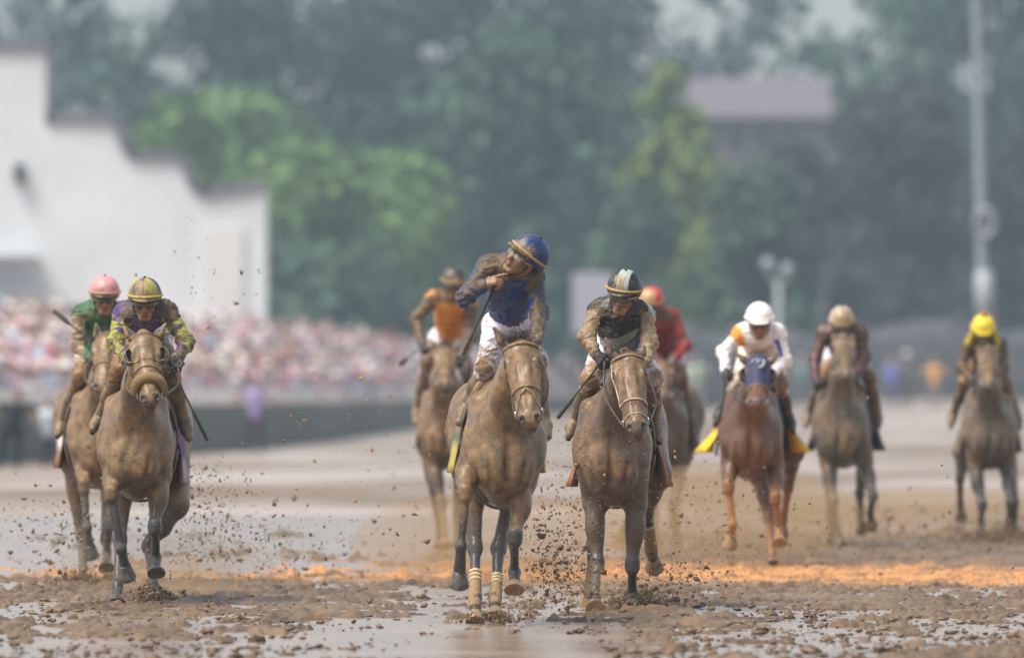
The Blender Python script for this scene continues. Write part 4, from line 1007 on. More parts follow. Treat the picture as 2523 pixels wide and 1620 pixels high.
    seam = np.abs(np.mod(np.arctan2(Qh[:, 0], Qh[:, 1])+math.pi/6, math.pi/3)-math.pi/6); V = V-Nn*(.0022*(seam < .035))[:, None]
    mud = mud_h+.55*(Qh[:, 1]/.13-.35)+(fbm(V*11, seed+8, 3)-.5)*.8
    he = mk("helmet", V, F, M_HELM, root, C, mud)
    V, F = surf([ell(lc(0, .080, .046), (.088, .075, .010), .01, B), ell(lc(0, .10, .040), (.075, .062, .007), .01, B)], .005)
    mk("helmet_peak", V, F, M_HELM, he, np.tile(np.array(peak, float), (len(V), 1)), np.full(len(V), mud_h+.1))
    if button:
        V, F = surf([ell(lc(0, -.01, .172), .010, .01)], .004); mk("cap_button", V, F, M_RUB, he)
    if band:
        pts = [lc(.114*math.sin(a), -.012+.135*math.cos(a), .050+.014*math.cos(a)) for a in np.linspace(0, 2*math.pi, 25)[:-1]]
        V, F = tube(pts, .0095, seg=8, closed=True, sub=1, flat=None)
        mk("goggle_band", V, F, strap_m or M_STRAP, he)
    if goggles:
        z = .004
        gq = [cone(lc(-.030, .085, z), lc(.030, .085, z), .028, .028, .02), ell(lc(-.048, .068, z), (.028, .030, .026), .02, B), ell(lc(.048, .068, z), (.028, .030, .026), .02, B), cone(lc(0, .09, z-.03), lc(0, .09, z-.05), .02, .02, .012, sub=True)]
        V, F = surf(gq, .0045 if fine else .006); mk("goggles", V, F, lens or M_LENS, root)
        for s in (-1, 1):
            V, F = tube([lc(.070*s, .05, z), lc(.084*s, .02, z+.004), lc(.09*s, -.02, z+.008)], .007, seg=6); mk("goggle_side_strap", V, F, M_STRAP, root)
    V, F = tube([lc(-.082, .01, -.01), lc(-.062, .03, -.08), lc(0, .05, -.122), lc(.062, .03, -.08), lc(.082, .01, -.01)], .005, seg=6); mk("chin_strap", V, F, M_RUB, he)
    # collar
    cpt = shm*.45+lc(0, -.02, -.05)*.55; ax_ = nrm(hd-shm)
    return dict(root=root, g=g, lc=lc, B=B, front=front, shm=shm, hpm=hpm)

def crop(label, R, root_loc, pts, rad, mats=None, flap=None, gap=None):
    """racing whip: slim shaft, padded flap at the end; pts in order from hand to tip"""
    root = empty("riding_crop", root_loc); tag(root, label, "riding crop", "riding crops held by jockeys")
    P = [R((p[0], p[1]), p[2]) for p in pts]; P0, P1 = P[0], P[-1]; d = P1-P0
    h0 = P0-nrm(d)*.10
    V, F = tube([h0, h0+nrm(d)*.03, P0+d*.1], [.011, .0095, .008], seg=8); mk("crop_handle", V, F, M_RUB, root)
    V, F = tube([P0+d*.08, P0+d*.4, P0+d*.64], [.0075, .0068, .0062], seg=8); mk("crop_shaft", V, F, (mats or M_CROP), root)
    V, F = tube([P0+d*.60, P0+d*.64, P0+d*.70, P0+d*.97, P1], [.007, .010, .0135*rad, .0150*rad, .012*rad], seg=8, sub=3); mk("crop_flap", V, F, M_CROP, root)
    return root

# ------------------------------------------------------------------ the field: nine horses with their jockeys
def v3(*a): return A(*a)
# ---- blue jockey
hb = horse("mud coated horse ridden by the jockey in blue, striding with one forehoof lifted", 400, 1230, (1281, 850), (1308, 1048),
    dict(fl=dict(j=[(1152, 1172), (1146, 1212), (1136, 1345), (1131, 1440)], s=(-1, 1, 1), y=-.52), fr=dict(j=[(1288, 1200), (1268, 1322), (1268, 1407), (1266, 1462)], s=(-1, 1, -1), y=-.52),
         hl=dict(j=[(1171, 1350), (1171, 1474), (1171, 1538)], y=.12, s=(-1, -1)), hr=dict(j=[(1228, 1350), (1221, 1470), (1219, 1528)], y=.25, s=(-1, -1))),
    h=.0075, yaw=.06, headyaw=.10, headroll=.02, ears=[(1222, 812), (1331, 822)], cb=.70, hooves=(0, 1, 1, 1), seed=3, mudl=.62, forelock=170, hl=.60)
S_YEL, S_GRN = (.50, .38, .10), (.05, .13, .07)
saddle_gear(hb, (.30, .22, .12), bottom=.92, flare=.05, y0=.10, y1=.50, feet=None, col_fn=lambda u, v, q: S_YEL if q > .62 else (S_GRN if .55 < q < .62 else (.22, .17, .12)))
wrap(hb, 2, .45, 1.0, .040, 3); wrap(hb, 3, .55, 1.0, .038, 3)
jb = dict(head=(1290, 640, -.30), shl=(1200, 660, -.22), shr=(1312, 680, -.16), ell=(1146, 733, -.42), wrl=(1188, 703, -.54), elr=(1328, 770, -.30), wrr=(1320, 838, -.55),
          hipl=(1226, 800, .04), hipr=(1282, 802, .06), knl=(1199, 898, -.12), anl=(1153, 993, .02), tol=(1132, 1040, -.10), knr=(1322, 890, -.10), anr=(1337, 1018, .02), tor=(1350, 1074, -.10))
jk = jockey("jockey in muddy blue silks and cap, standing in the stirrups, finger at his mouth", hb['R'], hb['root'].location, jb, v3(-.62, -.70, .30), v3(.55, -.16, .78), ('plain', [(.009, .030, .13)]),
    (.004, .045, .21), (.72, .68, .78), hands=({'d': (1, -.15, .40), 'pn': (.25, .55, -.6), 'curl': [.10, .75, 1.0, 1.1], 'thumb': .5, 'side': 1}, {}), glove=(False, False), lens=M_LENSC, mud_s=.64, mud_b=.05, mud_h=.34, seed=5, h=.0065, hip=.082, chest=.118, skinmud=.52)
crop("riding crop hanging down from the blue jockey's raised hand", hb['R'], hb['root'].location, [(1212, 722, -.50), (1140, 874, -.38)], .85)
bridle(hb, nose_t=.34, hands=(jk['g']['wrr']+A(-.06, 0, -.02), jk['g']['wrr']), fig8=True, brow_r=.010)
# ---- purple jockey
hp = horse("mud coated horse with blinkers and sheepskin noseband, ridden by the jockey in purple", 365, 350, (356, 834), (371, 996),
    dict(fl=dict(j=[(283, 1170), (273, 1214), (299, 1352), (314, 1420)], s=(-1, 1, 1), y=-.52), fr=dict(j=[(393, 1180), (381, 1298), (384, 1372), (386, 1420)], s=(-1, 1, -1), y=-.52),
         hl=dict(j=[(296, 1330), (290, 1442), (287, 1494)], y=.15, s=(-1, -1)), hr=dict(j=[(366, 1345), (378, 1440), (382, 1484)], y=.25, s=(-1, -1), st=(425, 1240))),
    h=.0075, yaw=-.05, ears=[(310, 808), (404, 800)], cb=.68, seed=8, mudl=.70, forelock=0, hl=.575, hooves=(0, 0, 0, 1), width=1.02)
saddle_gear(hp, (.10, .04, .20), bottom=.82, flare=.03, y0=.06, y1=.46, col_fn=lambda u, v, q: (.10, .03, .22) if q < .75 else (.45, .40, .48))
jp = dict(head=(357, 745, -.52), shl=(302, 772, -.38), shr=(412, 768, -.38), ell=(286, 842, -.52), wrl=(312, 886, -.72), elr=(458, 845, -.50), wrr=(438, 880, -.74),
          hipl=(325, 835, .12), hipr=(388, 835, .12), knl=(296, 908, -.20), anl=(246, 1030, .02), tol=(230, 1056, -.10), knr=(420, 908, -.20), anr=(452, 1036, .02), tor=(466, 1078, -.10))
PUR, YEL = (.058, .024, .15), (.34, .36, .025)
def paint_harl(V, g, shm, hpm, front):
    C = np.tile(np.array(PUR, float), (len(V), 1))
    for sh, el, wr in (('shl', 'ell', 'wrl'), ('shr', 'elr', 'wrr')):
        a, b, c = g[sh], g[el], g[wr]; d1 = prim_d(cone(a, b, .05, .05), V); d2 = prim_d(cone(b, c, .04, .04), V); arm = np.minimum(d1, d2) < .035
        u1 = (V-a)@nrm(b-a); u2 = np.linalg.norm(b-a)+(V-b)@nrm(c-b); u = np.where(d1 < d2, u1, u2); ax = np.where((d1 < d2)[:, None], nrm(b-a), nrm(c-b)); s1 = nrm(np.cross(nrm(c-a), A(0, 0, 1.)))
        s2 = nrm(np.cross(nrm(c-a), s1)); o = np.where((d1 < d2)[:, None], a, b); th = np.arctan2(((V-o)*s1).sum(1), ((V-o)*s2).sum(1))/(2*math.pi)*4
        k = (np.floor(u/.085+th)+np.floor(u/.085-th)) % 2 < 1; sel = arm & (u > .055); C[sel & k] = YEL; C[sel & ~k] = PUR
    return C
jk = jockey("jockey in purple silks with yellow diamond sleeves and quartered purple and yellow cap", hp['R'], hp['root'].location, jp, v3(0, -.97, -.24), v3(0, -.24, .97), ('quarters', [(.36, .37, .04), (.05, .025, .17)]),
    PUR, (.66, .62, .68), hands=({}, {'d': (-.1, -.25, -.9), 'pn': (-.5, -.75, .3), 'curl': [1.2, .8, .55, .5], 'side': -1}), mud_s=.50, mud_b=.55, mud_h=.38, seed=15, h=.0065, paint=paint_harl, strap_m=mat_plain("yellow_muddy_strap", (.50, .40, .10), .6, col2=(.36, .20, .08), scale=60))
crop("riding crop with a red middle slanting down from the purple jockey's gloved hand", hp['R'], hp['root'].location, [(421, 902, -.78), (511, 1084, -.60)], .9, mats=M_CROPR)
bridle(hp, nose_t=.30, hands=(jk['g']['wrl']+A(.02, -.06, -.02), jk['g']['wrr']+A(0, -.06, -.04)), m_brow=M_LEATHER, m_nose=M_LEATHER, brow=False)
H = hp['H']
V, F = tube([H(-.082, .455, -.03), H(-.080, .43, .01), H(-.055, .405, .050), H(0, .395, .066), H(.055, .405, .050), H(.080, .43, .01), H(.082, .455, -.03)], [.020, .030, .036, .037, .036, .030, .020], seg=14, sub=6)
Vn = np.array(V); Vn += ((fbm(Vn*140, 3, 2)-.5)*.010)[:, None]*nrm(A(.3, -.9, .3)); mk("sheepskin_noseband", Vn, F, M_FLEECE, hp['root'])
def blinkers(hz, mat, rim=None):
    """half cups standing behind and outside each eye, open to the front"""
    H = hz['H']; root = hz['root']; Bq = np.array([hz['rt'], hz['d'], hz['nf']])
    for s in (-1, 1):
        c = H(.088*s, .165, .012)
        V, F = surf([ell(c, (.050, .066, .056), .01, Bq), ell(c+hz['nf']*.034-hz['rt']*.016*s, (.046, .058, .064), .004, Bq, sub=True)], .005); mk("blinker_cup", V, F, mat, root)
        pts = [c+hz['rt']*s*.047*math.cos(a)+hz['d']*.062*math.sin(a)+hz['nf']*(.022-.01*math.cos(a)) for a in np.linspace(-1.75, 1.75, 11)]
        V, F = tube(pts, .0045, seg=6, sub=3); mk("blinker_rim", V, F, rim or M_BRIDLE, root)
blinkers(hp, M_LEATHD)
hring(hp, .02, .094, .092, .03, .006, M_LEATHER, "hood_edge", -185, 5); hring(hp, .24, .086, .075, .09, .005, M_LEATHER, "hood_edge", -205, 25)
# ---- black and teal jockey
hk = horse("bay horse with a pale bridle ridden by the jockey in black with a grey sash", 377, 1521, (1545, 880), (1571, 1068),
    dict(fl=dict(j=[(1466, 1250), (1472, 1388), (1465, 1470), (1466, 1505)], s=(-1, -1, -1), y=-.45), fr=dict(j=[(1566, 1250), (1558, 1392), (1557, 1462), (1557, 1506)], s=(-1, 1, -1), y=-.45),
         hl=dict(j=[(1462, 1345), (1452, 1440), (1450, 1488)], y=.5, s=(1, 1)), hr=dict(j=[(1594, 1262), (1604, 1352), (1612, 1392)], y=.75, s=(1, 1), st=(1614, 1170))),
    h=.0075, yaw=-.07, headyaw=.08, ears=[(1496, 838), (1585, 856)], cb=.66, seed=21, mudl=.50, mat=M_COAT2, coat=(.085, .045, .024), headcol=(.10, .06, .035), forelock=60, hl=.62, width=1.03, hooves=(1, 1, 1, 1), shin=(.020, .018, .020))
saddle_gear(hk, (.30, .14, .07), bottom=.84, flare=.08, y0=.08, y1=.46, col_fn=lambda u, v, q: (.32, .15, .07) if v < .5 else (.16, .08, .05))
wrap(hk, 3, .30, 1.0, .042, 1)
jq = dict(head=(1535, 728, -.50), shl=(1473, 766, -.34), shr=(1588, 775, -.34), ell=(1446, 830, -.50), wrl=(1470, 872, -.66), elr=(1600, 842, -.52), wrr=(1590, 890, -.70),
          hipl=(1490, 858, .10), hipr=(1562, 858, .10), knl=(1456, 932, -.22), anl=(1417, 1035, .02), tol=(1403, 1070, -.10), knr=(1608, 932, -.22), anr=(1612, 1041, .02), tor=(1624, 1080, -.10))
def paint_sash(V, g, shm, hpm, front):
    C = np.tile(np.array((.016, .017, .020), float), (len(V), 1)); rx = nrm(g['shr']-g['shl']); dn = nrm(hpm-shm); x = (V-shm)@rx; dd = (V-shm)@dn
    m = np.abs(dd-.17+x*1.05) < .062; C[m] = (.26, .33, .31)
    for sh, el, wr in (('shl', 'ell', 'wrl'), ('shr', 'elr', 'wrr')):
        a, b, c = g[sh], g[el], g[wr]; d1 = prim_d(cone(a, b, .05, .05), V); d2 = prim_d(cone(b, c, .04, .04), V)
        u = (V-a)@nrm(b-a); arm = (np.minimum(d1, d2) < .028) & (np.abs(x) > .135) & ((u > .045) | (d2 < d1)); C[arm] = (.26, .18, .10)
    return C
jk = jockey("jockey in black silks with grey sash, black cap with one pale stripe", hk['R'], hk['root'].location, jq, v3(-.25, -.92, -.28), v3(.10, -.28, .95), ('sash', [(.014, .014, .02), (.34, .40, .37)]),
    (0, 0, 0), (.70, .66, .76), hands=({'d': (.5, -.4, -.6), 'pn': (.5, .2, -.75), 'curl': 1.3}, {'d': (-.5, -.5, -.7)}), glove=(True, False), skinmud=.55, mud_s=.30, mud_b=.12, mud_h=.12, seed=25, h=.0065, paint=paint_sash, mud_boot=.8, chest=.128)
crop("riding crop slanting down and left from the black capped jockey's glove", hk['R'], hk['root'].location, [(1478, 895, -.72), (1374, 1029, -.55)], 1.0)
bridle(hk, m_brow=M_BRIDLE, m_nose=M_PALE, nose_t=.36, second=.46, hands=(jk['g']['wrl']+A(.05, -.05, -.03), jk['g']['wrr']+A(0, -.05, -.05)), brow_r=.010)
for q in (0, .02): hstrap(hk, [hk['H'](-.100, .05+q, .03), hk['H'](-.112, .17+q, .0), hk['H'](-.090, .30+q, -.01), hk['H'](-.075, .38, -.01)], .006, M_PALE, "white_cheekpiece")
# ---- pink capped jockey
hn = horse("pale mud coated horse with its head turned, ridden by the pink capped jockey in green", 330, 238, (266, 838), (252, 965),
    dict(fl=dict(j=[(211, 1150), (207, 1196), (214, 1298), (225, 1368)], s=(-1, 1, 1), y=-.52), fr=dict(j=[(270, 1190), (268, 1292), (263, 1360), (263, 1406)], s=(-1, 1, -1), y=-.52),
         hl=dict(j=[(202, 1320), (205, 1400), (206, 1434)], y=.3, s=(-1, -1)), hr=dict(j=[(262, 1330), (268, 1405), (270, 1436)], y=.5, s=(-1, -1))),
    h=.009, yaw=.10, headyaw=.42, headroll=-.08, ears=[(237, 800), (300, 802)], cb=.70, seed=31, mudl=.92, forelock=0, hl=.56, hooves=(0, 0, 1, 1), shin=(.10, .08, .07), kneecol=(.12, .10, .09))
saddle_gear(hn, (.22, .12, .07), bottom=.85, flare=.05, y0=.08, y1=.46, col_fn=lambda u, v, q: (.03, .02, .12) if (q > .3 and q < .5) else ((.70, .68, .70) if .5 < q < .7 else (.25, .13, .07)))
jn = dict(head=(258, 735, -.50), shl=(198, 775, -.36), shr=(296, 772, -.36), ell=(193, 850, -.46), wrl=(222, 882, -.66), elr=(322, 850, -.46), wrr=(290, 885, -.66),
          hipl=(218, 850, .12), hipr=(276, 850, .12), knl=(198, 930, -.20), anl=(154, 1038, .02), tol=(143, 1070, -.10), knr=(300, 930, -.20), anr=(322, 1038, .02), tor=(330, 1070, -.10))
def sleeves(body, slv):
    def f(V, g, shm, hpm, front):
        C = np.tile(np.array(body, float), (len(V), 1)); rx = nrm(g['shr']-g['shl']); x = (V-shm)@rx
        for sh, el, wr in (('shl', 'ell', 'wrl'), ('shr', 'elr', 'wrr')):
            a, b, c = g[sh], g[el], g[wr]; d1 = prim_d(cone(a, b, .05, .05), V); d2 = prim_d(cone(b, c, .04, .04), V); u = (V-a)@nrm(b-a)
            C[(np.minimum(d1, d2) < .028) & (np.abs(x) > .12) & ((u > .03) | (d2 < d1))] = slv
        return C
    return f
jk = jockey("jockey in green silks with muddy pale sleeves and a pink cap", hn['R'], hn['root'].location, jn, v3(.06, -.97, -.22), v3(.02, -.22, .97), ('plain', [(.62, .27, .29)]),
    (.010, .15, .05), (.66, .58, .58), mud_s=.38, mud_b=.50, mud_h=.25, seed=35, h=.008, paint=sleeves((.008, .11, .035), (.40, .28, .20)), strap_m=mat_plain("pink_muddy_band", (.55, .25, .22), .6, col2=(.35, .18, .12), scale=50))
crop("riding crop pointing up and left from the pink capped jockey's hand", hn['R'], hn['root'].location, [(238, 852, -.62), (132, 765, -.50)], 1.25)
bridle(hn, nose_t=.32, hands=(jk['g']['wrl'], jk['g']['wrr']), m_brow=M_LEATHER, m_nose=M_BRIDLE, brow=False)
# ---- jockey in white
hw = horse("chestnut horse with a blue hood and blinkers ridden by the jockey in white", 304, 1855, (1867, 895), (1866, 1004),
    dict(fl=dict(j=[(1800, 1150), (1795, 1198), (1806, 1290), (1798, 1342)], s=(-1, 1, 1), y=-.52), fr=dict(j=[(1908, 1158), (1911, 1226), (1920, 1304), (1921, 1344)], s=(-1, 1, -1), y=-.52),
         hl=dict(j=[(1896, 1280), (1903, 1362), (1906, 1399)], y=.2, s=(-1, -1), st=(1880, 1170)), hr=dict(j=[(1942, 1200), (1930, 1280), (1925, 1310)], y=.8, s=(1, 1), st=(1950, 1110))),
    h=.0095, yaw=-.05, ears=[(1820, 872), (1911, 874)], cb=.70, seed=41, mudl=.05, mudf=.1, legmud=.1, coat=(.105, .034, .006), shin=(.36, .15, .03), kneecol=(.28, .10, .02), headcol=(.12, .036, .010), forelock=0, hl=.55, mat=M_COAT2, hooves=(1, 1, 1, 1), tailn=60)  # knees and shins painted bright orange, as legs caught by warm light
YR = (.80, .55, .02)
saddle_gear(hw, YR, bottom=.93, flare=.20, y0=.04, y1=.50, col_fn=lambda u, v, q: YR if q > .62 else ((.35, .02, .03) if q > .52 else ((.04, .16, .34) if q < .25 else (.30, .04, .05))))
jw = dict(head=(1871, 796, -.54), shl=(1826, 822, -.40), shr=(1916, 822, -.40), ell=(1783, 868, -.44), wrl=(1787, 912, -.62), elr=(1934, 888, -.46), wrr=(1903, 920, -.66),
          hipl=(1848, 868, .12), hipr=(1898, 868, .12), knl=(1818, 945, -.20), anl=(1776, 1014, .02), tol=(1766, 1040, -.10), knr=(1922, 945, -.20), anr=(1944, 1030, .02), tor=(1953, 1056, -.10))
def paint_white(V, g, shm, hpm, front):
    C = np.tile(np.array((.80, .76, .76), float), (len(V), 1))
    for sh, el, wr, s in (('shl', 'ell', 'wrl', -1), ('shr', 'elr', 'wrr', 1)):
        a, b, c = g[sh], g[el], g[wr]; d1 = prim_d(cone(a, b, .05, .05), V); d2 = prim_d(cone(b, c, .04, .04), V); near1 = d1 < d2
        lat = nrm(A(s*(-.35 if s > 0 else 1.), -.9, .1)); o = np.where(near1[:, None], a, b); ax = np.where(near1[:, None], nrm(b-a), nrm(c-b)); q = V-o; q = q-(q*ax).sum(1)[:, None]*ax; q /= np.linalg.norm(q, axis=1)[:, None]+1e-9
        u = (V-a)@nrm(b-a); C[(np.minimum(d1, d2) < .03) & (q@lat > .955) & ((u > .06) | ~near1)] = (.03, .07, .42)
        if s < 0: C[(d1 < .04) & (u < .09) & (u > -.02)] = (.85, .30, .03)
    return C
jk = jockey("jockey in clean white silks with blue sleeve stripes and white cap", hw['R'], hw['root'].location, jw, v3(0, -.95, -.3), v3(0, -.3, .95), ('plain', [(.85, .83, .85)]),
    (.8, .8, .8), (.76, .68, .58), mud_s=-.1, mud_b=.10, mud_h=-.3, seed=45, h=.008, paint=paint_white, strap_m=mat_plain("white_band", (.8, .78, .78), .6), peak=(.8, .75, .72), skinmud=0, mud_boot=.3, fine=False, button=False)
crop("dark riding crop held straight down by the jockey in white", hw['R'], hw['root'].location, [(1788, 935, -.62), (1764, 1122, -.50)], .8)
bridle(hw, nose_t=.36, hands=(jk['g']['wrl'], jk['g']['wrr']), m_brow=M_LEATHD, m_nose=M_BRIDLE, brow=False)
M_HOOD = mat_plain("navy_hood_cloth", (.018, .022, .075), .7, col2=(.04, .035, .09), scale=30, bump=.2)
blinkers(hw, M_RUB, M_RUB)
H = hw['H']; rt, d, nf = hw['rt'], hw['d'], hw['nf']; Bh = np.array([rt, d, nf])
hoodp = [ell(H(0, .06, -.003), (.100, .110, .096), .04, Bh), cone(H(0, .08, .018), H(0, .33, .024), .090, .060, .05), ell(H(.052, .20, -.070), (.040, .11, .09), .04, Bh), ell(H(-.052, .20, -.070), (.040, .11, .09), .04, Bh), cone(H(.065, .13, .022), H(.052, .30, 0), .040, .030, .03), cone(H(-.065, .13, .022), H(-.052, .30, 0), .040, .030, .03), ell(H(0, -.03, .03), (.04, .04, .035), .03, Bh),
         ell(H(.10, .155, .035), (.035, .04, .05), .006, Bh, sub=True), ell(H(-.10, .155, .035), (.035, .04, .05), .006, Bh, sub=True)]
V, F = surf(hoodp, .007); hood = mk("hood", V, F, M_HOOD, hw['root'])
V, F = tube([H(-.045, 0.130, 0.099), H(-.034, 0.100, 0.104), H(-.010, 0.090, 0.108), H(.008, 0.115, 0.108), H(-.008, 0.140, 0.108)], .008, seg=6); mk("white_emblem", V, F, M_LWHITE, hood)
V, F = tube([H(.012, 0.085, 0.104), H(.042, 0.087, 0.096), H(.040, 0.125, 0.099), H(.030, 0.170, 0.100), H(.008, 0.190, 0.104), H(.018, 0.160, 0.104)], [.006, .010, .012, .011, .008, .006], seg=6); mk("white_emblem", V, F, M_LWHITE, hood)
# ---- orange jockey
ho = horse("blurred mud coated horse ridden by the orange jockey, half hidden behind the blue jockey's horse", 272, 1098, (1096, 868), (1097, 956),
    dict(fl=dict(j=[(1070, 1150), (1088, 1238), (1093, 1308), (1097, 1350)], s=(-1, -1, -1), y=-.5), fr=dict(j=[(1140, 1150), (1146, 1200), (1140, 1285), (1145, 1320)], s=(-1, 1, 1), y=-.5),
         hl=dict(j=[(1080, 1265), (1084, 1330), (1085, 1352)], y=.5, s=(1, -1)), hr=dict(j=[(1128, 1262), (1126, 1328), (1127, 1350)], y=.6, s=(1, -1))),
    h=.012, ears=[(1062, 836), (1127, 836)], cb=.72, seed=51, mudl=.8, hl=.55, shin=(.10, .07, .05), hooves=(1, 1, 1, 1), eyes=True, tailn=50)
saddle_gear(ho, (.30, .2, .12), bottom=.9, flare=.03)
jo = dict(head=(1117, 702, -.45), shl=(1066, 735, -.34), shr=(1160, 755, -.30), ell=(1026, 785, -.40), wrl=(1040, 846, -.55), elr=(1160, 830, -.44), wrr=(1140, 880, -.6),
          hipl=(1082, 830, .1), hipr=(1130, 830, .1), knl=(1052, 895, -.2), anl=(1029, 1000, .02), tol=(1024, 1040, -.1), knr=(1148, 905, -.2), anr=(1166, 1010, .02), tor=(1172, 1040, -.1))
jk = jockey("jockey in orange silks with dark muddy sleeves and a dark cap", ho['R'], ho['root'].location, jo, v3(0, -.92, -.3), v3(.05, -.3, .93), ('plain', [(.03, .03, .04)]),
    (.62, .22, .02), (.66, .58, .64), mud_s=.45, mud_b=.2, mud_h=.22, seed=55, h=.01, paint=sleeves((.70, .26, .02), (.16, .09, .05)), fine=False, skinmud=.6)
crop("blurred riding crop held low by the orange jockey", ho['R'], ho['root'].location, [(1036, 856, -.55), (985, 897, -.45)], 1.6)
bridle(ho, nose_t=.34, hands=(jk['g']['wrl'], jk['g']['wrr']))
# ---- red jockey
hr = horse("blurred dark horse ridden by the red jockey, behind the bay with the pale bridle", 270, 1640, (1632, 905), (1634, 985),
    dict(fl=dict(j=[(1603, 1150), (1572, 1230), (1545, 1290), (1530, 1318)], s=(-1, 1, 1), y=-.5), fr=dict(j=[(1672, 1160), (1662, 1236), (1664, 1285), (1668, 1338)], s=(-1, 1, 1), y=-.5),
         hl=dict(j=[(1612, 1262), (1615, 1325), (1617, 1346)], y=.4, s=(1, -1)), hr=dict(j=[(1668, 1190), (1655, 1250), (1662, 1290)], y=.7, s=(1, 1))),
    h=.012, yaw=-.12, cb=.72, seed=61, mudl=.45, hl=.55, mat=M_COAT2, coat=(.10, .06, .04), hooves=(1, 1, 1, 1), tailn=50, shin=(.05, .035, .03))
saddle_gear(hr, (.16, .12, .10), bottom=.9, flare=.03)
jr = dict(head=(1603, 752, -.5), shl=(1578, 795, -.36), shr=(1657, 778, -.32), ell=(1600, 870, -.45), wrl=(1640, 905, -.6), elr=(1688, 850, -.36), wrr=(1655, 895, -.58),
          hipl=(1616, 868, .1), hipr=(1664, 868, .1), knl=(1606, 925, -.2), anl=(1590, 1010, .02), tol=(1586, 1040, -.1), knr=(1676, 930, -.2), anr=(1700, 1015, .02), tor=(1708, 1042, -.1))
jk = jockey("jockey in red silks and red cap leaning left behind the black capped jockey", hr['R'], hr['root'].location, jr, v3(-.35, -.85, -.4), v3(-.05, -.4, .9), ('patch', [(.60, .035, .03), (.45, .28, .15)]),
    (.5, .02, .02), (.60, .50, .56), mud_s=.30, mud_b=.35, mud_h=.05, seed=65, h=.01, paint=sleeves((.26, .022, .02), (.36, .025, .02)), fine=False, skinmud=.5)
bridle(hr, hands=(jk['g']['wrl'], jk['g']['wrr']))
# ---- brown jockey
hg = horse("grey brown mud coated horse with its head high, ridden by the brown jockey", 269, 2080, (2078, 838), (2084, 932),
    dict(fl=dict(j=[(2040, 1145), (2053, 1236), (2060, 1296), (2072, 1346)], s=(-1, 1, -1), y=-.5), fr=dict(j=[(2132, 1145), (2151, 1222), (2144, 1262), (2148, 1292)], s=(-1, 1, 1), y=-.5),
         hl=dict(j=[(2048, 1262), (2050, 1325), (2052, 1346)], y=.8, s=(1, -1)), hr=dict(j=[(2118, 1215), (2120, 1270), (2122, 1300)], y=.9, s=(1, 1))),
    h=.012, yaw=-.10, cb=.72, seed=71, mudl=.38, hl=.56, earback=True, coat=(.10, .08, .06), shin=(.06, .05, .045), hooves=(0, 1, 1, 1), tailn=60, width=1.05, forelock=0, poll_y=-1.0)
saddle_gear(hg, (.05, .045, .045), bottom=.86, flare=.08, xw=.31)
jg = dict(head=(2074, 800, -.5), shl=(2030, 822, -.36), shr=(2120, 820, -.36), ell=(2008, 885, -.42), wrl=(2010, 935, -.58), elr=(2130, 880, -.42), wrr=(2112, 920, -.6),
          hipl=(2052, 868, .12), hipr=(2102, 868, .12), knl=(2030, 930, -.2), anl=(1994, 1015, .02), tol=(1985, 1048, -.1), knr=(2142, 930, -.2), anr=(2160, 1015, .02), tor=(2166, 1046, -.1))
jk = jockey("jockey in dark brown silks and tan muddy cap behind a high horse head", hg['R'], hg['root'].location, jg, v3(0, -.9, -.42), v3(0, -.42, .9), ('patch', [(.50, .44, .38), (.36, .26, .15)]),
    (.08, .03, .028), (.62, .58, .66), mud_s=.18, mud_b=.3, mud_h=.3, seed=75, h=.01, paint=sleeves((.085, .03, .03), (.085, .03, .03)), fine=False)
bridle(hg, hands=(jk['g']['wrl'], jk['g']['wrr']))
# ---- yellow capped jockey
hy = horse("dark mud coated horse at the far right ridden by the yellow capped jockey", 258, 2440, (2434, 868), (2437, 958),
    dict(fl=dict(j=[(2404, 1155), (2420, 1244), (2418, 1288), (2417, 1322)], s=(-1, 1, -1), y=-.5), fr=dict(j=[(2482, 1160), (2489, 1240), (2486, 1284), (2488, 1316)], s=(-1, 1, 1), y=-.5),
         hl=dict(j=[(2366, 1180), (2366, 1240), (2368, 1272)], y=.9, s=(1, 1), st=(2376, 1110)), hr=dict(j=[(2500, 1240), (2498, 1300), (2496, 1330)], y=.7, s=(1, -1))),
    h=.012, yaw=-.05, cb=.68, seed=81, mudl=.35, hl=.56, earback=True, coat=(.07, .05, .04), hooves=(0, 0, 0, 0), tailn=96, width=1.03, forelock=0)
saddle_gear(hy, (.16, .10, .07), bottom=.86, flare=.05)
jy = dict(head=(2423, 818, -.5), shl=(2382, 850, -.36), shr=(2466, 850, -.36), ell=(2370, 905, -.42), wrl=(2392, 932, -.6), elr=(2472, 905, -.42), wrr=(2452, 932, -.6),
          hipl=(2402, 880, .12), hipr=(2450, 880, .12), knl=(2378, 940, -.2), anl=(2350, 1018, .02), tol=(2343, 1048, -.1), knr=(2476, 945, -.2), anr=(2504, 1020, .02), tor=(2513, 1050, -.1))
jk = jockey("jockey in dark silks with an orange sleeve patch and a yellow cap with a bobble", hy['R'], hy['root'].location, jy, v3(0, -.9, -.42), v3(0, -.42, .9), ('plain', [(.75, .58, .02)]),
    (.05, .035, .03), (.3, .2, .14), mud_s=.2, mud_b=.6, mud_h=0, seed=85, h=.01, paint=sleeves((.05, .035, .03), (.10, .05, .03)), fine=False, button=False, strap_m=mat_plain("yellow_cap_band", (.70, .52, .02), .7), skinmud=.7, peak=(.65, .5, .02))
V, F = surf([ell(jk['lc'](0, -.01, .185), .030, .01)], .008); mk("bobble", V, F, mat_plain("tan_bobble", (.35, .22, .05), .9, bump=.5), jk['root'])
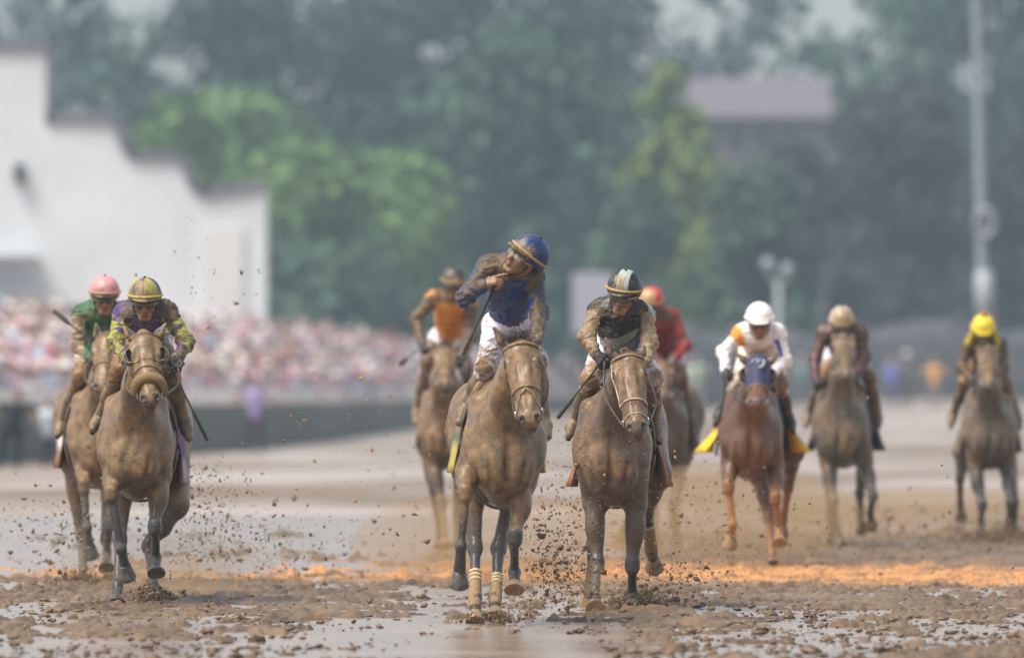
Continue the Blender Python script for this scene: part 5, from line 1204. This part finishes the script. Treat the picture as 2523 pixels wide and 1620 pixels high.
for s in (-1, 1):
    V, F = surf([cone(jk['lc'](.105*s, .0, .0), jk['lc'](.135*s, -.02, -.12), .02, .035, .02)], .008); mk("cap_flap", V, F, mat_plain("yellow_flap", (.70, .55, .02), .8), jk['root'])
bridle(hy, hands=(jk['g']['wrl'], jk['g']['wrr']))

# ------------------------------------------------------------------ thrown mud
def icoV():
    t = (1+5**.5)/2; v = np.array([(-1, t, 0), (1, t, 0), (-1, -t, 0), (1, -t, 0), (0, -1, t), (0, 1, t), (0, -1, -t), (0, 1, -t), (t, 0, -1), (t, 0, 1), (-t, 0, -1), (-t, 0, 1)])/math.sqrt(1+t*t)
    f = np.array([(0, 11, 5), (0, 5, 1), (0, 1, 7), (0, 7, 10), (0, 10, 11), (1, 5, 9), (5, 11, 4), (11, 10, 2), (10, 7, 6), (7, 1, 8), (3, 9, 4), (3, 4, 2), (3, 2, 6), (3, 6, 8), (3, 8, 9), (4, 9, 5), (2, 4, 11), (6, 2, 10), (8, 6, 7), (9, 8, 1)])
    return v, f
def clods(name, label, centers, radii, mat, seed, loc=(0, 0, 0)):
    rng = np.random.default_rng(seed); v, f = icoV(); n = len(centers)
    Vs = v[None]*(1+rng.normal(size=(n, 12, 1))*.42)*(radii[:, None, None])*(1+rng.normal(size=(n, 1, 3))*.45)+centers[:, None]
    F = (f[None]+(np.arange(n)*12)[:, None, None]).reshape(-1, 3)
    o = mk(name, Vs.reshape(-1, 3), F, mat, smooth=False); tag(o, label, "mud spray", kind='stuff'); return o
M_CLOD = mat_plain("wet_mud_clods", (.11, .065, .028), .45, col2=(.20, .12, .055), scale=20)
M_CLODO = mat_plain("orange_sand_clods", (.42, .21, .08), .6, col2=(.28, .16, .07), scale=20)
def spray(label, px, py, s, sx, sy, sz, n, rm, seed, mat=None, zmin=.01, lift=0):
    n = int(n*3)
    rng = np.random.default_rng(seed); x0, y0 = (px-CX0)/s, FPX/s; z0 = CAMZ+(HOR-py)/s
    c = rng.normal(size=(n, 3))*A(sx, sy, sz)+A(x0, y0, z0); c[:, 2] = np.abs(c[:, 2]-zmin)+zmin
    r = np.exp(rng.normal(size=n)*.8)*rm*.45; r = np.clip(r, .0010, .013)
    # loose clusters
    k = rng.integers(0, n, n//3); c[:n//3] = c[k]+rng.normal(size=(n//3, 3))*.03
    clods("mud_spray", label, c, r, mat or M_CLOD, seed)
spray("brown clods thrown up right of the purple jockey's horse", 480, 1250, 345, .22, .8, .22, 900, .0042, 1)
spray("fine clods scattered low beyond the purple jockey's horse", 620, 1340, 340, .45, 1.2, .14, 700, .0042, 2)
spray("clods flying left of the pink capped jockey's horse", 130, 1330, 345, .20, .9, .20, 190, .0075, 3)
spray("clods splashed low right of the blue jockey's horse", 1370, 1400, 392, .14, .6, .16, 900, .0045, 4)
spray("small clods hanging between the blue and the black capped jockey's horses", 1380, 1260, 385, .14, .6, .26, 330, .0042, 5)
spray("mud bursting round the planted hooves of the bay with the pale bridle", 1565, 1490, 377, .10, .25, .05, 900, .0060, 6)
spray("clods spilling right from the bay's planted hooves", 1650, 1440, 370, .20, .5, .10, 420, .0050, 7)
spray("fine mud drops in front of the bay's chest and legs", 1530, 1250, 395, .26, .3, .45, 420, .0022, 8, M_CLODO)
spray("drops in the air between the bay and the jockey in white", 1730, 1280, 340, .25, 1.5, .25, 330, .0045, 9)
spray("mud thrown up under the horses on the right", 2150, 1300, 285, .95, 3, .12, 900, .0065, 10)
spray("mud thrown up behind the yellow capped jockey's horse", 2460, 1330, 262, .25, 1.0, .08, 700, .009, 11)
spray("orange grains flying high left of the orange jockey's horse", 760, 1010, 330, .55, 3, .22, 45, .0062, 12, M_CLODO, zmin=.6)
spray("mist of grains in front of the orange jockey's horse", 1030, 1180, 330, .30, 3, .40, 420, .0032, 13, M_CLODO)
spray("a few clods high in front of the white wall", 500, 700, 330, .24, 2, .22, 60, .0045, 14)
spray("splash at the purple jockey's horse's planted hind hoof", 370, 1468, 366, .09, .12, .03, 420, .0048, 15)
spray("splash at the pink capped jockey's horse's planted hoof", 205, 1425, 334, .10, .12, .04, 350, .0055, 16)
spray("splash at the blue jockey's horse's hind hooves", 1240, 1520, 404, .10, .12, .03, 300, .0045, 17)
spray("stray clods across the whole middle of the track", 1100, 1250, 350, 2.4, 5, .40, 600, .0032, 18)
# two curling ropes of mud beside the planted hoof
rp = Rig(365, 350); rng = np.random.default_rng(9); cs = []; rs = []
for pts in ([(372, 1420), (356, 1440), (344, 1468), (340, 1488), (352, 1486)], [(386, 1445), (400, 1455), (418, 1462), (428, 1478), (416, 1485)], [(372, 1430), (392, 1450), (398, 1475)]):
    Q = [rp(p, .1)+A(*rp.root()) for p in pts]
    for a, b in zip(Q[:-1], Q[1:]):
        for t in np.linspace(0, 1, 22): cs.append(a*(1-t)+b*t+rng.normal(size=3)*.007); rs.append(rng.uniform(.003, .011))
clods("mud_spray", "curling ropes of wet mud lifting off the purple jockey's horse's hoof", np.array(cs), np.array(rs), M_CLOD, 5)

# ------------------------------------------------------------------ fine brown spray hanging behind the hooves
def puff(label, px, py, s, rx, ry, rz, dens, colr=(.52, .36, .20)):
    m = bpy.data.materials.new("brown_spray"); m.use_nodes = True; t = m.node_tree; t.nodes.clear()
    pv = N(t, "ShaderNodeVolumePrincipled"); ou = N(t, "ShaderNodeOutputMaterial"); L(t, pv.outputs[0], ou.inputs['Volume']); pv.inputs['Color'].default_value = (*colr, 1); pv.inputs['Density'].default_value = dens
    V, F = surf([ell((0, 0, 0), (1, 1, 1), .1)], .2); V = V*A(rx, ry, rz)
    o = mk("spray_mist", V, F, m, loc=((px-CX0)/s, FPX/s, CAMZ+(HOR-py)/s)); tag(o, label, "spray", kind='stuff')
puff("brown spray hanging behind the blue jockey's horse", 1200, 1340, 320, 1.1, 3.0, .42, .16)
puff("brown spray hanging behind the bay and the jockey in white", 1760, 1270, 290, 1.3, 3.0, .45, .22)
puff("brown spray hanging under the right hand horses", 2300, 1290, 250, 1.6, 3.0, .40, .18)
puff("brown spray low behind the purple jockey's horse", 420, 1400, 330, .9, 2.0, .28, .11)
puff("fine tan spray low round the bay's planted hooves", 1545, 1462, 377, .42, .45, .15, .45)
puff("fine tan spray low between the blue jockey's horse and the bay", 1380, 1430, 385, .40, .6, .16, .35)
puff("fine tan spray behind the hooves of the purple jockey's horse", 430, 1430, 352, .5, .8, .15, .30)
